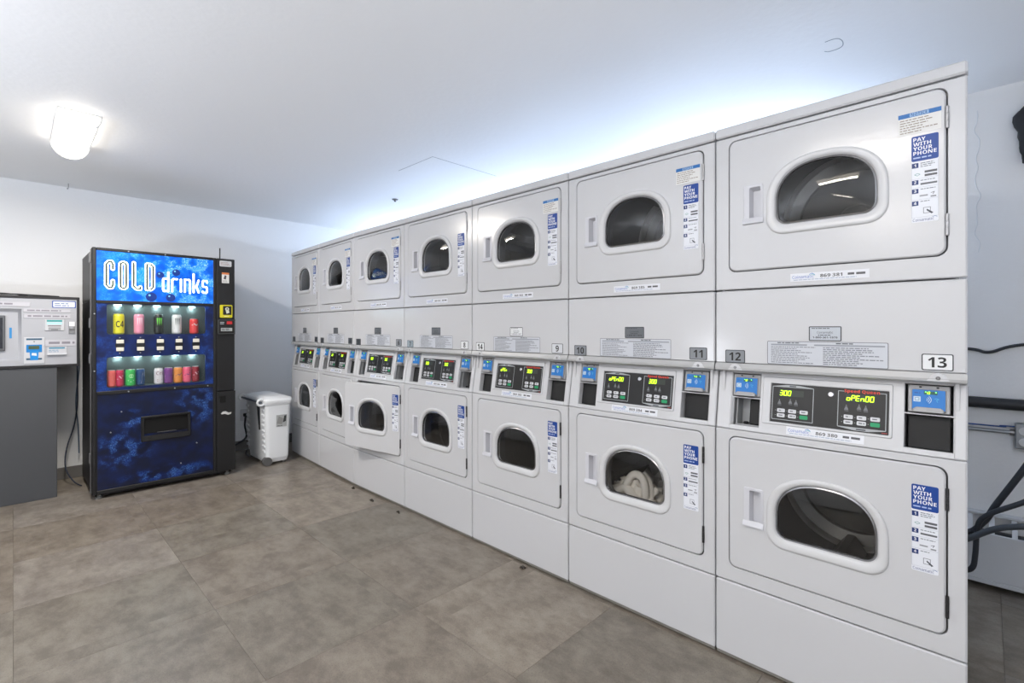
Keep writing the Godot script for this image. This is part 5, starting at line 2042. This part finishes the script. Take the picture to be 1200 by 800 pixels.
	for k in 12:
		for j in 20:
			var j2 := (j + 1) % 20
			quad(st, rings[k][j], rings[k][j2], rings[k + 1][j2], rings[k + 1][j], (rings[k][j] + rings[k][j2]) * 0.5 - Vector3(0, rings[k][j].y, 0.048))
	st.set_smooth_group(-1)
	for j in range(1, 19):
		tri(st, rings[0][0], rings[0][j], rings[0][j + 1], Vector3.DOWN)
	put(b, "cloth", done(st), mat("bag_black", Color8(20, 20, 23), 0.7))
	st = tool()
	tube(st, curve([Vector3(0, 0.28, 0.048), Vector3(0, 0.31, 0.04), Vector3(0, 0.325, 0.014), Vector3(0, 0.31, 0.0)], 5), 0.006, 6)
	put(b, "strap", done(st), mat("bag_black", Color8(20, 20, 23), 0.7))


# ---------------------------------------------------------------- laundry in the drums
func cloth_heap(called: String, label: String, at: Vector3, size: Vector3, col: Color, seed_: int, folds := []) -> void:
	var n := FastNoiseLite.new()
	n.seed = seed_
	n.frequency = 1.1
	n.fractal_octaves = 2
	n.domain_warp_enabled = true
	n.domain_warp_amplitude = 0.6
	n.domain_warp_frequency = 1.2
	var st := tool()
	st.set_smooth_group(1)
	var nu := 56
	var nv := 28
	var pts := []
	for i in nv + 1:
		var row := []
		for j in nu:
			var a := TAU * j / nu
			var b := PI * i / nv
			var d := Vector3(sin(b) * cos(a), cos(b), sin(b) * sin(a))
			var f := 1.0 - absf(n.get_noise_3d(d.x * 1.6, d.y * 0.9, d.z * 1.6)) * 2.4
			var g := 1.0 - absf(n.get_noise_3d(d.x * 4.2 + 7.0, d.y * 1.6, d.z * 3.0)) * 2.2
			var r := 0.60 + 0.26 * f + 0.15 * g
			var p := d * r * size
			p.y = maxf(p.y, -size.y * 0.42)
			row.append(p)
		pts.append(row)
	for i in nv:
		for j in nu:
			var j2 := (j + 1) % nu
			var c: Vector3 = pts[i][j] + pts[i][j2] + pts[i + 1][j2] + pts[i + 1][j]
			quad(st, pts[i][j], pts[i][j2], pts[i + 1][j2], pts[i + 1][j], c)
	for fold in folds:
		tube(st, curve(fold[0], 6), fold[1], 12)
	var m := mat("cloth_" + label, col, 0.9)
	m.heightmap_enabled = true
	m.heightmap_texture = noise_tex("weave", 256, 0.2, 2, 12)
	m.heightmap_scale = 0.05
	m.uv1_triplanar = true
	m.uv1_scale = Vector3(12, 12, 12)
	var o := put(self, called, done(st), m, at)
	describe(o, label, "laundry", "laundry in the dryers")


func build_laundry() -> void:
	# the drum of plate 10: a pale towel over grey clothes
	var x1 := -UNIT * 2.0
	cloth_heap("towel", "off-white towel heaped in the dryer marked 10", Vector3(x1 + 0.270, 0.430, -0.160), Vector3(0.150, 0.105, 0.080), Color8(236, 230, 219), 3, [
		[[Vector3(-0.040, -0.03, 0.035), Vector3(-0.032, 0.060, 0.040), Vector3(0.000, 0.112, 0.035), Vector3(0.038, 0.108, 0.030), Vector3(0.062, 0.060, 0.038), Vector3(0.064, -0.03, 0.040)], 0.018],
		[[Vector3(-0.125, -0.02, 0.030), Vector3(-0.080, 0.022, 0.045), Vector3(-0.035, 0.046, 0.045), Vector3(0.012, 0.020, 0.055), Vector3(0.020, -0.03, 0.060)], 0.021],
		[[Vector3(0.070, -0.03, 0.030), Vector3(0.078, 0.040, 0.020), Vector3(0.060, 0.090, 0.005), Vector3(0.030, 0.118, 0.0)], 0.015]])
	cloth_heap("grey_garment", "grey garment heaped behind the off-white towel", Vector3(x1 + 0.375, 0.445, -0.300), Vector3(0.120, 0.140, 0.085), Color8(150, 148, 145), 8)
	# dark clothes in the upper drum of plate 5
	cloth_heap("dark_garment", "dark garment lying in a drum behind glass, above the ajar door", Vector3(-UNIT * 5.0 + 0.36, 1.480, -0.24), Vector3(0.14, 0.13, 0.10), Color8(44, 46, 50), 5)
	# mixed clothes in the last dryer
	cloth_heap("mixed_garment", "crumpled grey and white garment in the dryer beside the bin", Vector3(-UNIT * 7.0 + 0.36, 0.480, -0.30), Vector3(0.15, 0.19, 0.11), Color8(190, 192, 194), 14)
	# tufts of lint along the foot of the row
	var rng := RandomNumberGenerator.new()
	rng.seed = 12
	for p in [Vector3(-3.02, 0.0, 0.075), Vector3(-2.70, 0.0, 0.060), Vector3(-3.36, 0.0, 0.035), Vector3(-1.62, 0.0, 0.030)]:
		var st := tool()
		for k in 5:
			var c := Vector3(rng.randf_range(-0.014, 0.014), 0.003, rng.randf_range(-0.010, 0.010))
			tube(st, curve([c + Vector3(-0.012, 0, 0), c + Vector3(0, 0.004, rng.randf_range(-0.006, 0.006)), c + Vector3(0.012, 0, 0.004)], 3), 0.0028, 5)
		describe(put(self, "lint_tuft", done(st), mat("lint", Color8(66, 60, 54), 0.95), p), "small dark lint tuft on the floor at the dryers' foot", "lint", "lint tufts along the dryers")
